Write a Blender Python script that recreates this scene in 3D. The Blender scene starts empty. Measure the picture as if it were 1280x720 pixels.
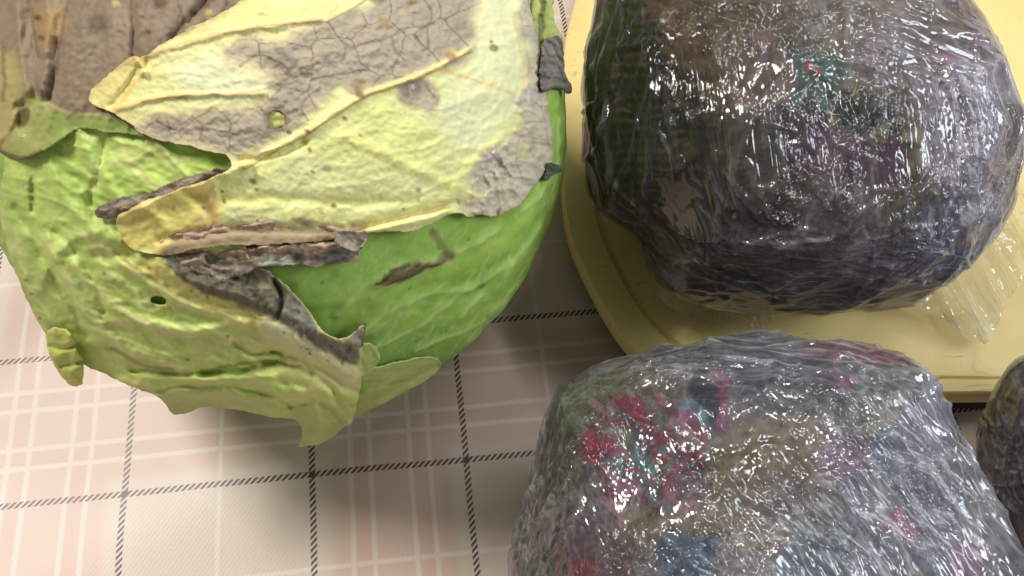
import bpy, math, random
import numpy as np
from mathutils import Matrix

# ------------------------------------------------------------------ camera, light, exposure
SC = bpy.context.scene
COL = SC.collection
F = 1138.0                                   # focal length in photo pixels (1280 wide)
# rows: table axes x, y, z written in camera axes (right, up, forward)
M = np.array([[0.99232941, 0.08319529, 0.09143784],
              [-0.11557425, 0.88685549, 0.44735884],
              [0.043874, 0.4544952, -0.88966802]])
H = 0.366                                    # camera height above the tablecloth (m)
CAM = np.array([0.0, 0.0, H])
cam = bpy.data.cameras.new('camera')
cam.sensor_width = 36.0
cam.lens = 36.0 * F / 1280.0
cam.clip_start = 0.005
cam.clip_end = 50.0
camo = bpy.data.objects.new('camera', cam)
COL.objects.link(camo)
r3 = Matrix([[M[i, 0], M[i, 1], -M[i, 2]] for i in range(3)])
camo.matrix_world = Matrix.Translation((0, 0, H)) @ r3.to_4x4()
SC.camera = camo

w = bpy.data.worlds.new('World')
SC.world = w
w.use_nodes = True
w.node_tree.nodes['Background'].inputs[0].default_value = (0.94, 0.93, 0.92, 1)
w.node_tree.nodes['Background'].inputs[1].default_value = 0.17


def area(name, loc, target, sx, sy, power, color):
    l = bpy.data.lights.new(name, 'AREA')
    l.shape = 'RECTANGLE'
    l.size, l.size_y = sx, sy
    l.energy = power
    l.color = color
    o = bpy.data.objects.new(name, l)
    COL.objects.link(o)
    o.location = loc
    d = Matrix.Translation(loc).to_translation()
    from mathutils import Vector
    o.rotation_euler = (Vector(target) - Vector(loc)).to_track_quat('-Z', 'Y').to_euler()
    return o


area('ceiling_lamp', (-1.05, 0.78, 2.15), (0.0, 0.15, 0), 0.75, 0.32, 49.0, (1.0, 0.955, 0.89))
area('glint_lamp', (0.75, 1.0, 1.3), (0.1, 0.15, 0), 0.6, 0.03, 4.0, (1.0, 0.97, 0.93))  # unseen narrow lamp, added for sparkles on the film
area('glint_lamp', (0.45, 0.28, 1.4), (0.1, 0.15, 0), 0.5, 0.03, 3.0, (1.0, 0.97, 0.93))  # second added lamp, placed for glints on the front bundle
area('window_light', (1.25, 0.0, 0.85), (0.1, 0.15, 0.05), 0.6, 0.7, 13.0, (0.86, 0.92, 1.0))

SC.view_settings.view_transform = 'Standard'
SC.view_settings.look = 'None'
SC.view_settings.exposure = 0.0
SC.view_settings.gamma = 1.0
SC.cycles.use_denoising = True
SC.cycles.max_bounces = 8
SC.cycles.transparent_max_bounces = 24
SC.cycles.sample_clamp_indirect = 4.0

# ------------------------------------------------------------------ numeric helpers


def lin(c):
    c = np.asarray(c, float) / 255.0
    return np.where(c <= 0.04045, c / 12.92, ((c + 0.055) / 1.055) ** 2.4)


def ray(px):
    px = np.atleast_2d(np.asarray(px, float))
    d = np.stack([px[:, 0] - 640.0, 360.0 - px[:, 1], np.full(len(px), F)], 1)
    d /= np.linalg.norm(d, axis=1)[:, None]
    return d @ M.T


def project(P):
    c = (P - CAM) @ M
    return np.stack([640.0 + F * c[:, 0] / c[:, 2], 360.0 - F * c[:, 1] / c[:, 2]], 1)


def on_plane(px, z):
    d = ray(px)
    return CAM + d * ((z - H) / d[:, 2])[:, None]


_rng = np.random.RandomState(7)
_perm = np.concatenate([_rng.permutation(256)] * 3)
_g = _rng.normal(size=(256, 3))
_g /= np.linalg.norm(_g, axis=1)[:, None]


def perlin(p, seed=0):
    p = np.asarray(p, float)
    if p.shape[1] == 2:
        p = np.concatenate([p, np.full((len(p), 1), 0.37)], 1)
    p = p + np.array([seed * 17.13, seed * 5.71, seed * 9.37])
    i = np.floor(p).astype(int)
    f = p - i
    u = f * f * f * (f * (f * 6 - 15) + 10)
    i &= 255
    out = 0
    for dx in (0, 1):
        for dy in (0, 1):
            for dz in (0, 1):
                h = _perm[_perm[_perm[(i[:, 0] + dx) & 255] + ((i[:, 1] + dy) & 255)] + ((i[:, 2] + dz) & 255)]
                g = _g[h]
                dot = g[:, 0] * (f[:, 0] - dx) + g[:, 1] * (f[:, 1] - dy) + g[:, 2] * (f[:, 2] - dz)
                wgt = (u[:, 0] if dx else 1 - u[:, 0]) * (u[:, 1] if dy else 1 - u[:, 1]) * (u[:, 2] if dz else 1 - u[:, 2])
                out = out + dot * wgt
    return out * 1.6


def fbm(p, octs=4, seed=0, gain=0.5):
    a, s, o = 1.0, 0.0, 0.0
    for k in range(octs):
        o = o + a * perlin(p * (2.03 ** k), seed + k)
        s += a
        a *= gain
    return o / s


def ridged(p, seed=0, sharp=2.0):
    return np.clip(1 - np.abs(perlin(p, seed)) * 1.5, 0, 1) ** sharp


def sstep(a, b, x):
    t = np.clip((x - a) / (b - a), 0, 1)
    return t * t * (3 - 2 * t)


def seg_dist(p, line, closed=False):
    line = np.asarray(line, float)
    a = line
    b = np.roll(line, -1, 0)
    if not closed:
        a, b = a[:-1], b[:-1]
    best = np.full(len(p), 1e18)
    near = np.zeros((len(p), 2))
    for q, r in zip(a, b):
        d = r - q
        t = np.clip(((p - q) @ d) / max(d @ d, 1e-9), 0, 1)
        c = q + t[:, None] * d
        dd = ((p - c) ** 2).sum(1)
        m = dd < best
        best[m] = dd[m]
        near[m] = c[m]
    return np.sqrt(best), near


def inside(p, poly):
    poly = np.asarray(poly, float)
    res = np.zeros(len(p), bool)
    x, y = p[:, 0], p[:, 1]
    for (x0, y0), (x1, y1) in zip(poly, np.roll(poly, -1, 0)):
        if y0 == y1:
            continue
        c = ((y0 > y) != (y1 > y)) & (x < (x1 - x0) * (y - y0) / (y1 - y0) + x0)
        res ^= c
    return res


def sdist(p, poly):
    d, n = seg_dist(p, poly, True)
    return np.where(inside(p, poly), d, -d), n          # positive inside


def smooth_poly(poly, n=3):
    """rounds a traced outline (Chaikin)"""
    p = np.asarray(poly, float)
    for _ in range(n):
        q = np.roll(p, -1, 0)
        p = np.stack([0.75 * p + 0.25 * q, 0.25 * p + 0.75 * q], 1).reshape(-1, 2)
    return p


def smooth_line(line, n=2):
    p = np.asarray(line, float)
    for _ in range(n):
        q = p[1:]
        a = p[:-1]
        m = np.stack([0.75 * a + 0.25 * q, 0.25 * a + 0.75 * q], 1).reshape(-1, 2)
        p = np.concatenate([p[:1], m, p[-1:]])
    return p


class Paint:
    """pigment of a surface, laid out on it in the photo's own coordinates"""

    def __init__(s, px, base, seed=0):
        s.px = px
        s.c = np.tile(lin(base), (len(px), 1))
        s.seed = seed

    def mix(s, col, m):
        m = np.clip(m, 0, 1)[:, None]
        s.c = s.c * (1 - m) + lin(col) * m

    def warped(s, amp, scale, seed):
        if not amp:
            return s.px
        q = s.px / scale
        return s.px + amp * np.stack([fbm(q, 3, seed + 31), fbm(q, 3, seed + 57)], 1)

    def noise(s, col, scale, lo, hi, a=1.0, seed=0, stretch=(1, 1), ang=0):
        ca, sa = math.cos(math.radians(ang)), math.sin(math.radians(ang))
        q = np.stack([(s.px[:, 0] * ca + s.px[:, 1] * sa) / stretch[0], (-s.px[:, 0] * sa + s.px[:, 1] * ca) / stretch[1]], 1) / scale
        s.mix(col, a * sstep(lo, hi, fbm(q, 4, seed)))

    def blob(s, x, y, rx, ry, col, ang=0, soft=0.3, a=1.0, warp=0.0, seed=0):
        near = (np.abs(s.px[:, 0] - x) < 2 * max(rx, ry) + warp) & (np.abs(s.px[:, 1] - y) < 2 * max(rx, ry) + warp)
        if not near.any():
            return
        p = s.px[near]
        if warp:
            p = p + warp * np.stack([fbm(p / 22, 3, seed + 3), fbm(p / 22, 3, seed + 8)], 1)
        ca, sa = math.cos(math.radians(ang)), math.sin(math.radians(ang))
        d = p - (x, y)
        r = np.hypot((d[:, 0] * ca + d[:, 1] * sa) / rx, (-d[:, 0] * sa + d[:, 1] * ca) / ry)
        m = np.zeros(len(s.px))
        m[near] = a * (1 - sstep(1 - soft, 1 + soft, r))
        s.mix(col, m)

    def near(s, pts, margin):
        pts = np.asarray(pts, float)
        lo, hi = pts.min(0) - margin, pts.max(0) + margin
        return np.nonzero((s.px > lo).all(1) & (s.px < hi).all(1))[0]

    def part(s, k, warp, scale, seed):
        p = s.px[k]
        if warp:
            p = p + warp * np.stack([fbm(p / scale, 3, seed + 31), fbm(p / scale, 3, seed + 57)], 1)
        return p

    def blend(s, k, col, m):
        m = np.clip(m, 0, 1)[:, None]
        s.c[k] = s.c[k] * (1 - m) + lin(col) * m

    def poly(s, pts, col, soft=5, a=1.0, warp=4.0, seed=0, scale=26):
        k = s.near(pts, soft + 1.3 * warp + 1)
        if len(k):
            d, _ = sdist(s.part(k, warp, scale, seed), pts)
            s.blend(k, col, a * sstep(-soft, soft, d))

    def line(s, pts, col, wd=1.5, a=1.0, warp=2.0, seed=0, soft=1.0):
        k = s.near(pts, wd * 1.6 + soft + 1.3 * warp + 1)
        if len(k):
            d, _ = seg_dist(s.part(k, warp, 18, seed), smooth_line(pts))
            s.blend(k, col, a * (1 - sstep(wd, wd + soft + wd * 0.6, d)))

    def cells(s, col, size, wd, mask, seed=0, a=1.0):
        """the closed net of fine veins of a leaf"""
        q = s.warped(size * 0.16, size * 0.8, seed) / size
        rng = np.random.RandomState(seed)
        J = rng.rand(64, 64, 2) * 0.9
        i = np.floor(q).astype(int)
        f1 = np.full(len(q), 9.0)
        f2 = np.full(len(q), 9.0)
        for dx in (-1, 0, 1):
            for dy in (-1, 0, 1):
                c = i + (dx, dy)
                d = np.hypot(*(c + J[c[:, 0] % 64, c[:, 1] % 64] - q).T)
                f2 = np.minimum(f2, np.maximum(f1, d))
                f1 = np.minimum(f1, d)
        e = (f2 - f1) * size
        varw = wd * (0.6 + 0.8 * np.clip(fbm(s.px / (size * 1.3), 2, seed + 4) + 0.4, 0, 1.4))
        s.mix(col, a * mask * (1 - sstep(varw * 0.5, varw * 0.5 + 1.6, e)))


# ------------------------------------------------------------------ object helpers


def mesh_obj(name, verts, faces, mat, parent=None, col=None, attrs=None, smooth=True):
    me = bpy.data.meshes.new(name)
    verts = np.asarray(verts, np.float32)
    faces = np.asarray(faces, np.int32)
    k = faces.shape[1]
    me.vertices.add(len(verts))
    me.vertices.foreach_set('co', verts.ravel())
    me.loops.add(faces.size)
    me.loops.foreach_set('vertex_index', faces.ravel())
    me.polygons.add(len(faces))
    me.polygons.foreach_set('loop_start', np.arange(0, faces.size, k, dtype=np.int32))
    me.polygons.foreach_set('use_smooth', np.full(len(faces), smooth))
    me.update(calc_edges=True)
    me.validate()
    if col is not None:
        a = me.attributes.new('pigment', 'FLOAT_COLOR', 'POINT')
        a.data.foreach_set('color', np.concatenate([np.clip(col, 0, 1), np.ones((len(col), 1))], 1).astype(np.float32).ravel())
    for n, v in (attrs or {}).items():
        a = me.attributes.new(n, 'FLOAT', 'POINT')
        a.data.foreach_set('value', np.asarray(v, np.float32))
    me.materials.append(mat)
    o = bpy.data.objects.new(name, me)
    COL.objects.link(o)
    if parent:
        o.parent = parent
        o.matrix_parent_inverse = Matrix.Translation(parent.location).inverted()
    return o


def thing(name, label, cat, loc, group=None):
    o = bpy.data.objects.new(name, None)
    COL.objects.link(o)
    o.location = loc
    o.empty_display_size = 0.02
    o['label'] = label
    o['category'] = cat
    if group:
        o['group'] = group
    return o


class NT:
    """a few shorthands for node trees"""

    def __init__(s, name):
        s.m = bpy.data.materials.new(name)
        s.m.use_nodes = True
        s.t = s.m.node_tree
        s.b = s.t.nodes['Principled BSDF']
        s.out = s.t.nodes['Material Output']

    def new(s, kind, **kw):
        n = s.t.nodes.new(kind)
        for k, v in kw.items():
            setattr(n, k, v)
        return n

    def put(s, sock, v):
        if hasattr(v, 'is_output') or isinstance(v, bpy.types.NodeSocket):
            s.t.links.new(v, sock)
        else:
            sock.default_value = v

    def math(s, op, a, b=0.0, c=0.0, clamp=False):
        n = s.new('ShaderNodeMath', operation=op, use_clamp=clamp)
        for i, v in enumerate((a, b, c)):
            s.put(n.inputs[i], v)
        return n.outputs[0]

    def mixc(s, f, a, b, blend='MIX'):
        n = s.new('ShaderNodeMix', data_type='RGBA', blend_type=blend)
        s.put(n.inputs[0], f)
        s.put(n.inputs[6], a)
        s.put(n.inputs[7], b)
        return n.outputs[2]

    def noise(s, vec, scale, detail=3, rough=0.5, dist=0.0):
        n = s.new('ShaderNodeTexNoise')
        s.put(n.inputs['Vector'], vec)
        n.inputs['Scale'].default_value = scale
        n.inputs['Detail'].default_value = detail
        n.inputs['Roughness'].default_value = rough
        n.inputs['Distortion'].default_value = dist
        return n.outputs[0]

    def attr(s, name):
        return s.new('ShaderNodeAttribute', attribute_name=name)

    def coord(s, which='Object'):
        return s.new('ShaderNodeTexCoord').outputs[which]

    def ramp(s, f, lo, hi):
        n = s.new('ShaderNodeMapRange')
        s.put(n.inputs[0], f)
        n.inputs[1].default_value = lo
        n.inputs[2].default_value = hi
        return n.outputs[0]

    def bump(s, h, strength, dist, normal=None):
        n = s.new('ShaderNodeBump')
        n.inputs['Strength'].default_value = strength
        n.inputs['Distance'].default_value = dist
        s.put(n.inputs['Height'], h)
        if normal is not None:
            s.put(n.inputs['Normal'], normal)
        return n.outputs[0]


def rgba(c):
    l = lin(c)
    return (float(l[0]), float(l[1]), float(l[2]), 1.0)


# ------------------------------------------------------------------ the tablecloth


def cloth_material():
    n = NT('plaid_cloth')
    co = n.coord('Object')
    sep = n.new('ShaderNodeSeparateXYZ')
    n.put(sep.inputs[0], co)
    # slight waviness of the print
    wob = n.math('MULTIPLY', n.math('SUBTRACT', n.noise(co, 9.0, 2), 0.5), 0.003)
    X = n.math('ADD', sep.outputs[0], wob)
    Y = n.math('ADD', sep.outputs[1], wob)
    PER = 0.1375

    def centre(v, c):       # distance to the nearest repeat of a line at c
        u = n.math('FRACT', n.math('ADD', n.math('DIVIDE', n.math('SUBTRACT', v, c), PER), 100.5))
        return n.math('MULTIPLY', n.math('ABSOLUTE', n.math('SUBTRACT', u, 0.5)), PER)

    def stripe(v, c, hw, soft=0.0005):
        m = n.new('ShaderNodeMapRange')
        m.interpolation_type = 'SMOOTHSTEP'
        n.put(m.inputs[0], centre(v, c))
        m.inputs[1].default_value = hw - soft
        m.inputs[2].default_value = hw + soft
        m.inputs[3].default_value = 1
        m.inputs[4].default_value = 0
        return m.outputs[0]

    def mx(*a):
        r = a[0]
        for b in a[1:]:
            r = n.math('MAXIMUM', r, b)
        return r

    # the twill: fine diagonal ribs
    tw = n.math('SINE', n.math('MULTIPLY', n.math('ADD', n.math('MULTIPLY', X, 0.80), n.math('MULTIPLY', Y, -0.60)), 2 * math.pi / 0.00155))
    twd = n.ramp(n.math('SINE', n.math('MULTIPLY', n.math('SUBTRACT', n.math('MULTIPLY', X, 0.86), n.math('MULTIPLY', Y, 0.86)), 2 * math.pi / 0.00215)), -0.35, 0.15)
    tws = n.ramp(tw, -0.4, 0.4)
    bx, by = -0.1590, 0.1391
    base = n.mixc(n.noise(co, 14.0, 3), rgba((224, 207, 193)), rgba((216, 196, 182)))
    pink = n.math('MULTIPLY', mx(stripe(X, bx, 0.0245, 0.003), stripe(Y, by, 0.0245, 0.003)), 0.5)
    c = n.mixc(pink, base, rgba((208, 170, 154)))
    band = mx(*[stripe(v, k + o, 0.0043, 0.0014) for v, k in ((X, bx), (Y, by)) for o in (-0.0123, 0.0123)])
    c = n.mixc(n.math('MULTIPLY', band, n.math('ADD', 0.30, n.math('MULTIPLY', tws, 0.12))), c, rgba((210, 174, 158)))
    white = mx(*[stripe(v, k + o, 0.0010) for v, k in ((X, bx), (Y, by)) for o in (-0.0163, -0.0083, 0.0083, 0.0163)])
    white = mx(white, stripe(X, -0.0902, 0.0009), stripe(Y, 0.0705, 0.0009))
    c = n.mixc(n.math('MULTIPLY', white, n.math('ADD', 0.30, n.math('MULTIPLY', tws, 0.12))), c, rgba((244, 238, 232)))
    dark = mx(*[stripe(v, k, 0.00125, 0.0002) for v, k in ((X, -0.1277), (X, -0.0533), (Y, 0.1081), (Y, 0.1703))])
    dx = mx(stripe(X, -0.1277, 0.00125, 0.0002), stripe(X, -0.0533, 0.00125, 0.0002))
    dy = mx(stripe(Y, 0.1081, 0.00125, 0.0002), stripe(Y, 0.1703, 0.00125, 0.0002))
    both = n.math('MULTIPLY', dx, dy)
    dm = n.math('MAXIMUM', n.math('MULTIPLY', dark, twd), both)
    c = n.mixc(n.math('MULTIPLY', dm, 0.93), c, rgba((72, 48, 44)))
    # crumbs and small stains
    v = n.new('ShaderNodeTexVoronoi')
    n.put(v.inputs['Vector'], co)
    v.inputs['Scale'].default_value = 26
    sp = n.math('LESS_THAN', v.outputs['Distance'], 0.03)
    c = n.mixc(n.math('MULTIPLY', sp, 0.75), c, rgba((120, 90, 70)))
    n.put(n.b.inputs['Base Color'], c)
    n.b.inputs['Roughness'].default_value = 0.36
    n.b.inputs['Specular IOR Level'].default_value = 0.35
    weave = n.math('ADD', n.math('MULTIPLY', tw, 0.5), n.noise(co, 900, 2))
    n.put(n.b.inputs['Normal'], n.bump(weave, 0.05, 0.0002))
    return n.m


def build_cloth():
    nx, ny = 300, 260
    xs = np.linspace(-0.9, 1.0, nx)
    ys = np.linspace(-0.5, 1.2, ny)
    gx, gy = np.meshgrid(xs, ys)
    p = np.stack([gx.ravel(), gy.ravel()], 1)
    z = 0.0022 * (fbm(p * 7, 3, 3) - 0.5) + 0.0016 * ridged(np.stack([p[:, 0] * 1.5 + p[:, 1] * 3, p[:, 1] * 9 - p[:, 0] * 4], 1), 5, 3) - 0.0025
    i = np.arange(nx * ny).reshape(ny, nx)
    f = np.stack([i[:-1, :-1], i[:-1, 1:], i[1:, 1:], i[1:, :-1]], -1).reshape(-1, 4)
    o = mesh_obj('tablecloth', np.concatenate([p, z[:, None]], 1), f, cloth_material())
    m = o.modifiers.new('thickness', 'SOLIDIFY')
    m.thickness = 0.0008
    m.offset = -1
    o['label'] = 'pale pink and beige plaid tablecloth with dark brown twill lines'
    o['category'] = 'tablecloth'
    n = NT('table_wood')
    n.put(n.b.inputs['Base Color'], n.mixc(n.noise(n.coord(), 12, 4), rgba((120, 85, 55)), rgba((150, 110, 75))))
    v = [(x, y, zz) for zz in (-0.03, -0.006) for x, y in ((-0.88, -0.48), (0.98, -0.48), (0.98, 1.18), (-0.88, 1.18))]
    t = mesh_obj('table_top', v, [(3, 2, 1, 0), (4, 5, 6, 7), (0, 1, 5, 4), (1, 2, 6, 5), (2, 3, 7, 6), (3, 0, 4, 7)], n.m, smooth=False)
    t['kind'] = 'structure'


build_cloth()

# ------------------------------------------------------------------ the yellow tray
TRAY_Z = 0.026


def build_tray():
    out = [(712, 20), (704, 60), (701, 120), (702, 190), (705, 255), (714, 300), (732, 340), (757, 388), (786, 432), (825, 468), (900, 488), (1000, 492), (1180, 492), (1400, 490), (1560, 470), (1680, 400), (1720, 250), (1680, 0), (1500, -160), (1200, -210), (900, -190), (770, -110), (730, -40)]
    P = on_plane(smooth_poly(out, 3), TRAY_Z)[:, :2]
    # even spacing
    d = np.r_[0, np.cumsum(np.linalg.norm(np.diff(np.r_[P, P[:1]], axis=0), axis=1))]
    N = 260
    t = np.linspace(0, d[-1], N, endpoint=False)
    Q = np.r_[P, P[:1]]
    P = np.stack([np.interp(t, d, Q[:, 0]), np.interp(t, d, Q[:, 1])], 1)
    tan = np.roll(P, -3, 0) - np.roll(P, 3, 0)
    tan /= np.linalg.norm(tan, axis=1)[:, None]
    nrm = np.stack([-tan[:, 1], tan[:, 0]], 1)
    if ((P.mean(0) - P) * nrm).sum() < 0:
        nrm = -nrm

    dn = sstep(0.10, 0.135, P[:, 1])                     # the rim is broad at the side, narrow at the front
    wid = 0.42 + 0.58 * dn

    def loft(name, prof, mat, par, cap=True):
        rings = [np.concatenate([P + nrm * (a * wid)[:, None], np.full((N, 1), z)], 1) for a, z in prof]
        v = np.concatenate(rings)
        f = []
        for k in range(len(prof) - 1):
            for j in range(N):
                a, b = k * N + j, k * N + (j + 1) % N
                f.append((a, b, b + N, a + N))
        f.append(tuple(range(N)))
        f.append(tuple(range((len(prof) - 1) * N, len(prof) * N)))
        f = [tuple(x) for x in f]
        me = bpy.data.meshes.new(name)
        me.from_pydata([tuple(x) for x in v], [], f)
        me.validate()
        import bmesh
        bm = bmesh.new()
        bm.from_mesh(me)
        bmesh.ops.recalc_face_normals(bm, faces=bm.faces)
        bm.to_mesh(me)
        bm.free()
        me.polygons.foreach_set('use_smooth', np.full(len(me.polygons), True))
        me.set_sharp_from_angle(angle=0.6)
        me.materials.append(mat)
        o = bpy.data.objects.new(name, me)
        COL.objects.link(o)
        o.parent = par
        o.matrix_parent_inverse = Matrix.Translation(par.location).inverted()
        return o

    ctr = P.mean(0)
    t_ = thing('tray', 'yellow plastic tray with a grooved rim under the film-wrapped bundle', 'tray', (ctr[0], ctr[1], 0))
    n = NT('yellow_plastic')
    co = n.coord('Object')
    c = n.mixc(n.ramp(n.noise(co, 30, 5, 0.65), 0.3, 0.75), rgba((234, 212, 144)), rgba((222, 198, 126)))
    scr = n.new('ShaderNodeMapping')
    n.put(scr.inputs[0], co)
    scr.inputs['Scale'].default_value = (60, 900, 60)
    scr.inputs['Rotation'].default_value = (0, 0, 0.2)
    s1 = n.ramp(n.noise(scr.outputs[0], 1.0, 3, 0.6), 0.66, 0.74)
    c = n.mixc(n.math('MULTIPLY', s1, 0.55), c, rgba((150, 125, 75)))
    st = n.ramp(n.noise(co, 90, 6, 0.7, 1.0), 0.62, 0.78)
    c = n.mixc(n.math('MULTIPLY', st, 0.5), c, rgba((140, 112, 66)))
    n.put(n.b.inputs['Base Color'], c)
    n.b.inputs['Roughness'].default_value = 0.38
    n.put(n.b.inputs['Normal'], n.bump(n.math('ADD', n.noise(co, 300, 4), s1), 0.15, 0.0004))
    Z = TRAY_Z
    loft('tray_body', [(0.004, Z - 0.013), (0.0008, Z - 0.012), (0.0, Z - 0.010), (0.0, Z - 0.0022), (0.0006, Z - 0.0008), (0.002, Z), (0.0125, Z + 0.0003), (0.0134, Z - 0.0004), (0.0142, Z - 0.0028), (0.0158, Z - 0.0030), (0.0172, Z - 0.0012), (0.020, Z - 0.0008), (0.05, Z - 0.001)], n.m, t_)
    b = NT('black_rubber')
    b.b.inputs['Base Color'].default_value = rgba((32, 29, 27))
    b.b.inputs['Roughness'].default_value = 0.8
    loft('foot_ring', [(0.006, 0.0), (0.0055, 0.001), (0.0055, Z - 0.0135), (0.006, Z - 0.0131)], b.m, t_)


build_tray()
# ------------------------------------------------------------------ the cabbage
CO = np.array([-0.0481194, 0.20556723, 0.097])      # centre of the head
CR = 0.1
CAB = thing('cabbage', 'large green cabbage with yellowed, grey and rotting outer leaves', 'cabbage', (CO[0], CO[1], 0.0))


def leaf_material(name, rough=0.5, bump=0.35, fine=420.0, spec=0.4, trans=0.0):
    n = NT(name)
    co = n.coord('Object')
    a = n.attr('pigment').outputs['Color']
    f = n.noise(co, fine * 0.45, 5, 0.65)
    g = n.noise(co, fine * 2.2, 3, 0.6)
    var = n.math('ADD', 0.72, n.math('ADD', n.math('MULTIPLY', f, 0.36), n.math('MULTIPLY', g, 0.20)))
    vc = n.new('ShaderNodeCombineColor')
    for i in range(3):
        n.put(vc.inputs[i], var)
    c = n.mixc(1.0, a, vc.outputs[0], 'MULTIPLY')
    n.put(n.b.inputs['Base Color'], c)
    n.put(n.b.inputs['Roughness'], n.math('ADD', rough - 0.15, n.math('MULTIPLY', f, 0.3)))
    n.b.inputs['Specular IOR Level'].default_value = spec
    n.b.inputs['Subsurface Weight'].default_value = 0.0
    nb = n.bump(f, bump, 0.0006)
    n.put(n.b.inputs['Normal'], n.bump(g, bump * 0.7, 0.0002, nb))
    if trans:
        tr = n.new('ShaderNodeBsdfTranslucent')
        n.put(tr.inputs[0], c)
        mx = n.new('ShaderNodeMixShader')
        mx.inputs[0].default_value = trans
        n.put(mx.inputs[1], n.b.outputs[0])
        n.put(mx.inputs[2], tr.outputs[0])
        n.put(n.out.inputs[0], mx.outputs[0])
    return n.m


FRESH = leaf_material('fresh_leaf', 0.50, 0.22, 420, 0.32, 0.18)
DRY = leaf_material('dry_leaf', 0.58, 0.22, 520, 0.24, 0.15)
ROT = leaf_material('rotten_leaf', 0.50, 0.5, 560, 0.3)


def dome_t(px):
    """distance along each view line to the round of the cabbage; past its rim the leaf hangs on outwards"""
    d = ray(px)
    oc = CO - CAM
    tc = d @ oc
    b = np.sqrt(np.maximum((oc @ oc) - tc ** 2, 0))
    b0 = 0.95 * CR
    s = np.sqrt(np.maximum(CR ** 2 - np.minimum(b, b0) ** 2, 0))
    s0 = math.sqrt(CR ** 2 - b0 ** 2)
    t = tc - s
    return np.where(b > b0, tc - s0 + (b - b0) * 2.6, t), d, b


def trim(p, shp, pl, holes=()):
    """cuts a grid of points to an outline (and holes), its rim laid exactly on the outline"""
    sd, near = sdist(p, pl)
    ins = sd > 0
    tgt = near.copy()
    for hx, hy, rx, ry, ang in holes:
        ca, sa = math.cos(math.radians(ang)), math.sin(math.radians(ang))
        d = p - (hx, hy)
        r = np.hypot((d[:, 0] * ca + d[:, 1] * sa) / rx, (-d[:, 0] * sa + d[:, 1] * ca) / ry)
        m = r < 1
        ins &= ~m
        tgt[m] = (np.array([hx, hy]) + d / np.maximum(r, 1e-3)[:, None])[m]
    g = np.arange(len(p)).reshape(shp)
    f = np.stack([g[:-1, :-1], g[1:, :-1], g[1:, 1:], g[:-1, 1:]], -1).reshape(-1, 4)
    f = f[ins[f].any(1)]
    p = np.where(ins[:, None], p, tgt)
    used = np.unique(f)
    idx = np.full(len(p), -1)
    idx[used] = np.arange(len(used))
    return None, idx[f], p[used], np.maximum(sd[used], 0)


def leaf(name, outline, h0, paint, mat, lift=0.003, lift_w=9.0, wrinkle=0.0012, wscale=34.0, crease=(), roll=0.0, roll_w=12.0,
         step=2.1, ragged=2.0, rag_scale=9.0, holes=(), label=None, seed=0, thick=0.00045, fine=0.0004, extra=None, parent=None, wang=0.0, wst=3.2, tone=0.84, rounds=2, gain=(1, 1, 1)):
    pl = smooth_poly(outline, rounds)
    # ragged edge
    q = np.roll(pl, -1, 0)
    segs = []
    for a, b in zip(pl, q):
        k = max(1, int(np.hypot(*(b - a)) / 3.0))
        segs.append(a + (b - a) * (np.arange(k) / k)[:, None])
    pl = np.concatenate(segs)
    pl = pl + ragged * np.stack([fbm(pl / rag_scale, 3, seed + 11), fbm(pl / rag_scale, 3, seed + 23)], 1)
    lo, hi = pl.min(0) - 6, pl.max(0) + 6
    lo = np.maximum(lo, (-120, -190))
    gx, gy = np.meshgrid(np.arange(lo[0], hi[0], step), np.arange(lo[1], hi[1], step))
    shp = gx.shape
    p = np.stack([gx.ravel(), gy.ravel()], 1)
    _, f, p, sd = trim(p, shp, pl, holes)
    h = np.full(len(p), h0)
    ca, sa = math.cos(math.radians(wang)), math.sin(math.radians(wang))
    pw = p + 14 * np.stack([fbm(p / 60, 2, seed + 41), fbm(p / 60, 2, seed + 47)], 1)
    q = np.stack([(pw[:, 0] * ca + pw[:, 1] * sa) / wst, -pw[:, 0] * sa + pw[:, 1] * ca], 1)
    h += wrinkle * (1.1 * fbm(q / wscale * 1.3, 3, seed) + 0.9 * (ridged(q / (wscale * 0.62), seed + 5, 2) - 0.4) + 0.45 * (ridged(q / (wscale * 0.3), seed + 6, 2) - 0.4))
    h += fine * fbm(p / 7.0, 2, seed + 9)
    nz = 0.55 + 0.9 * fbm(p / 30.0, 2, seed + 2)
    h += lift * nz * np.exp(-sd / lift_w)
    if roll:
        x = np.clip(sd / roll_w, 0, 1)
        h += roll * np.sqrt(np.clip(1 - (1 - x) ** 2, 0, 1)) * (0.75 + 0.6 * fbm(p / 20.0, 2, seed + 7))
    cw = 3 * np.stack([fbm(p / 25, 2, seed + 1), fbm(p / 25, 2, seed + 6)], 1)
    for pts, amp, wd in crease:
        la = np.asarray(pts, float)
        k_ = np.nonzero((p > la.min(0) - 3 * wd - 5).all(1) & (p < la.max(0) + 3 * wd + 5).all(1))[0]
        d, _ = seg_dist(p[k_] + cw[k_], smooth_line(pts))
        h[k_] += amp * np.exp(-(d / wd) ** 2)
    if extra is not None:
        h += extra(p, sd)
    t, d, b = dome_t(p)
    v = CAM + d * (t - h)[:, None]
    pt = paint(p, sd)
    o = mesh_obj(name, v, f, mat, parent or CAB, np.clip(np.clip(pt.c, 0, 1) ** tone * np.array(gain), 0, 0.93))
    m = o.modifiers.new('thickness', 'SOLIDIFY')
    m.thickness = thick
    m.offset = -1
    if label:
        o['label'] = label
    return o


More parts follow.
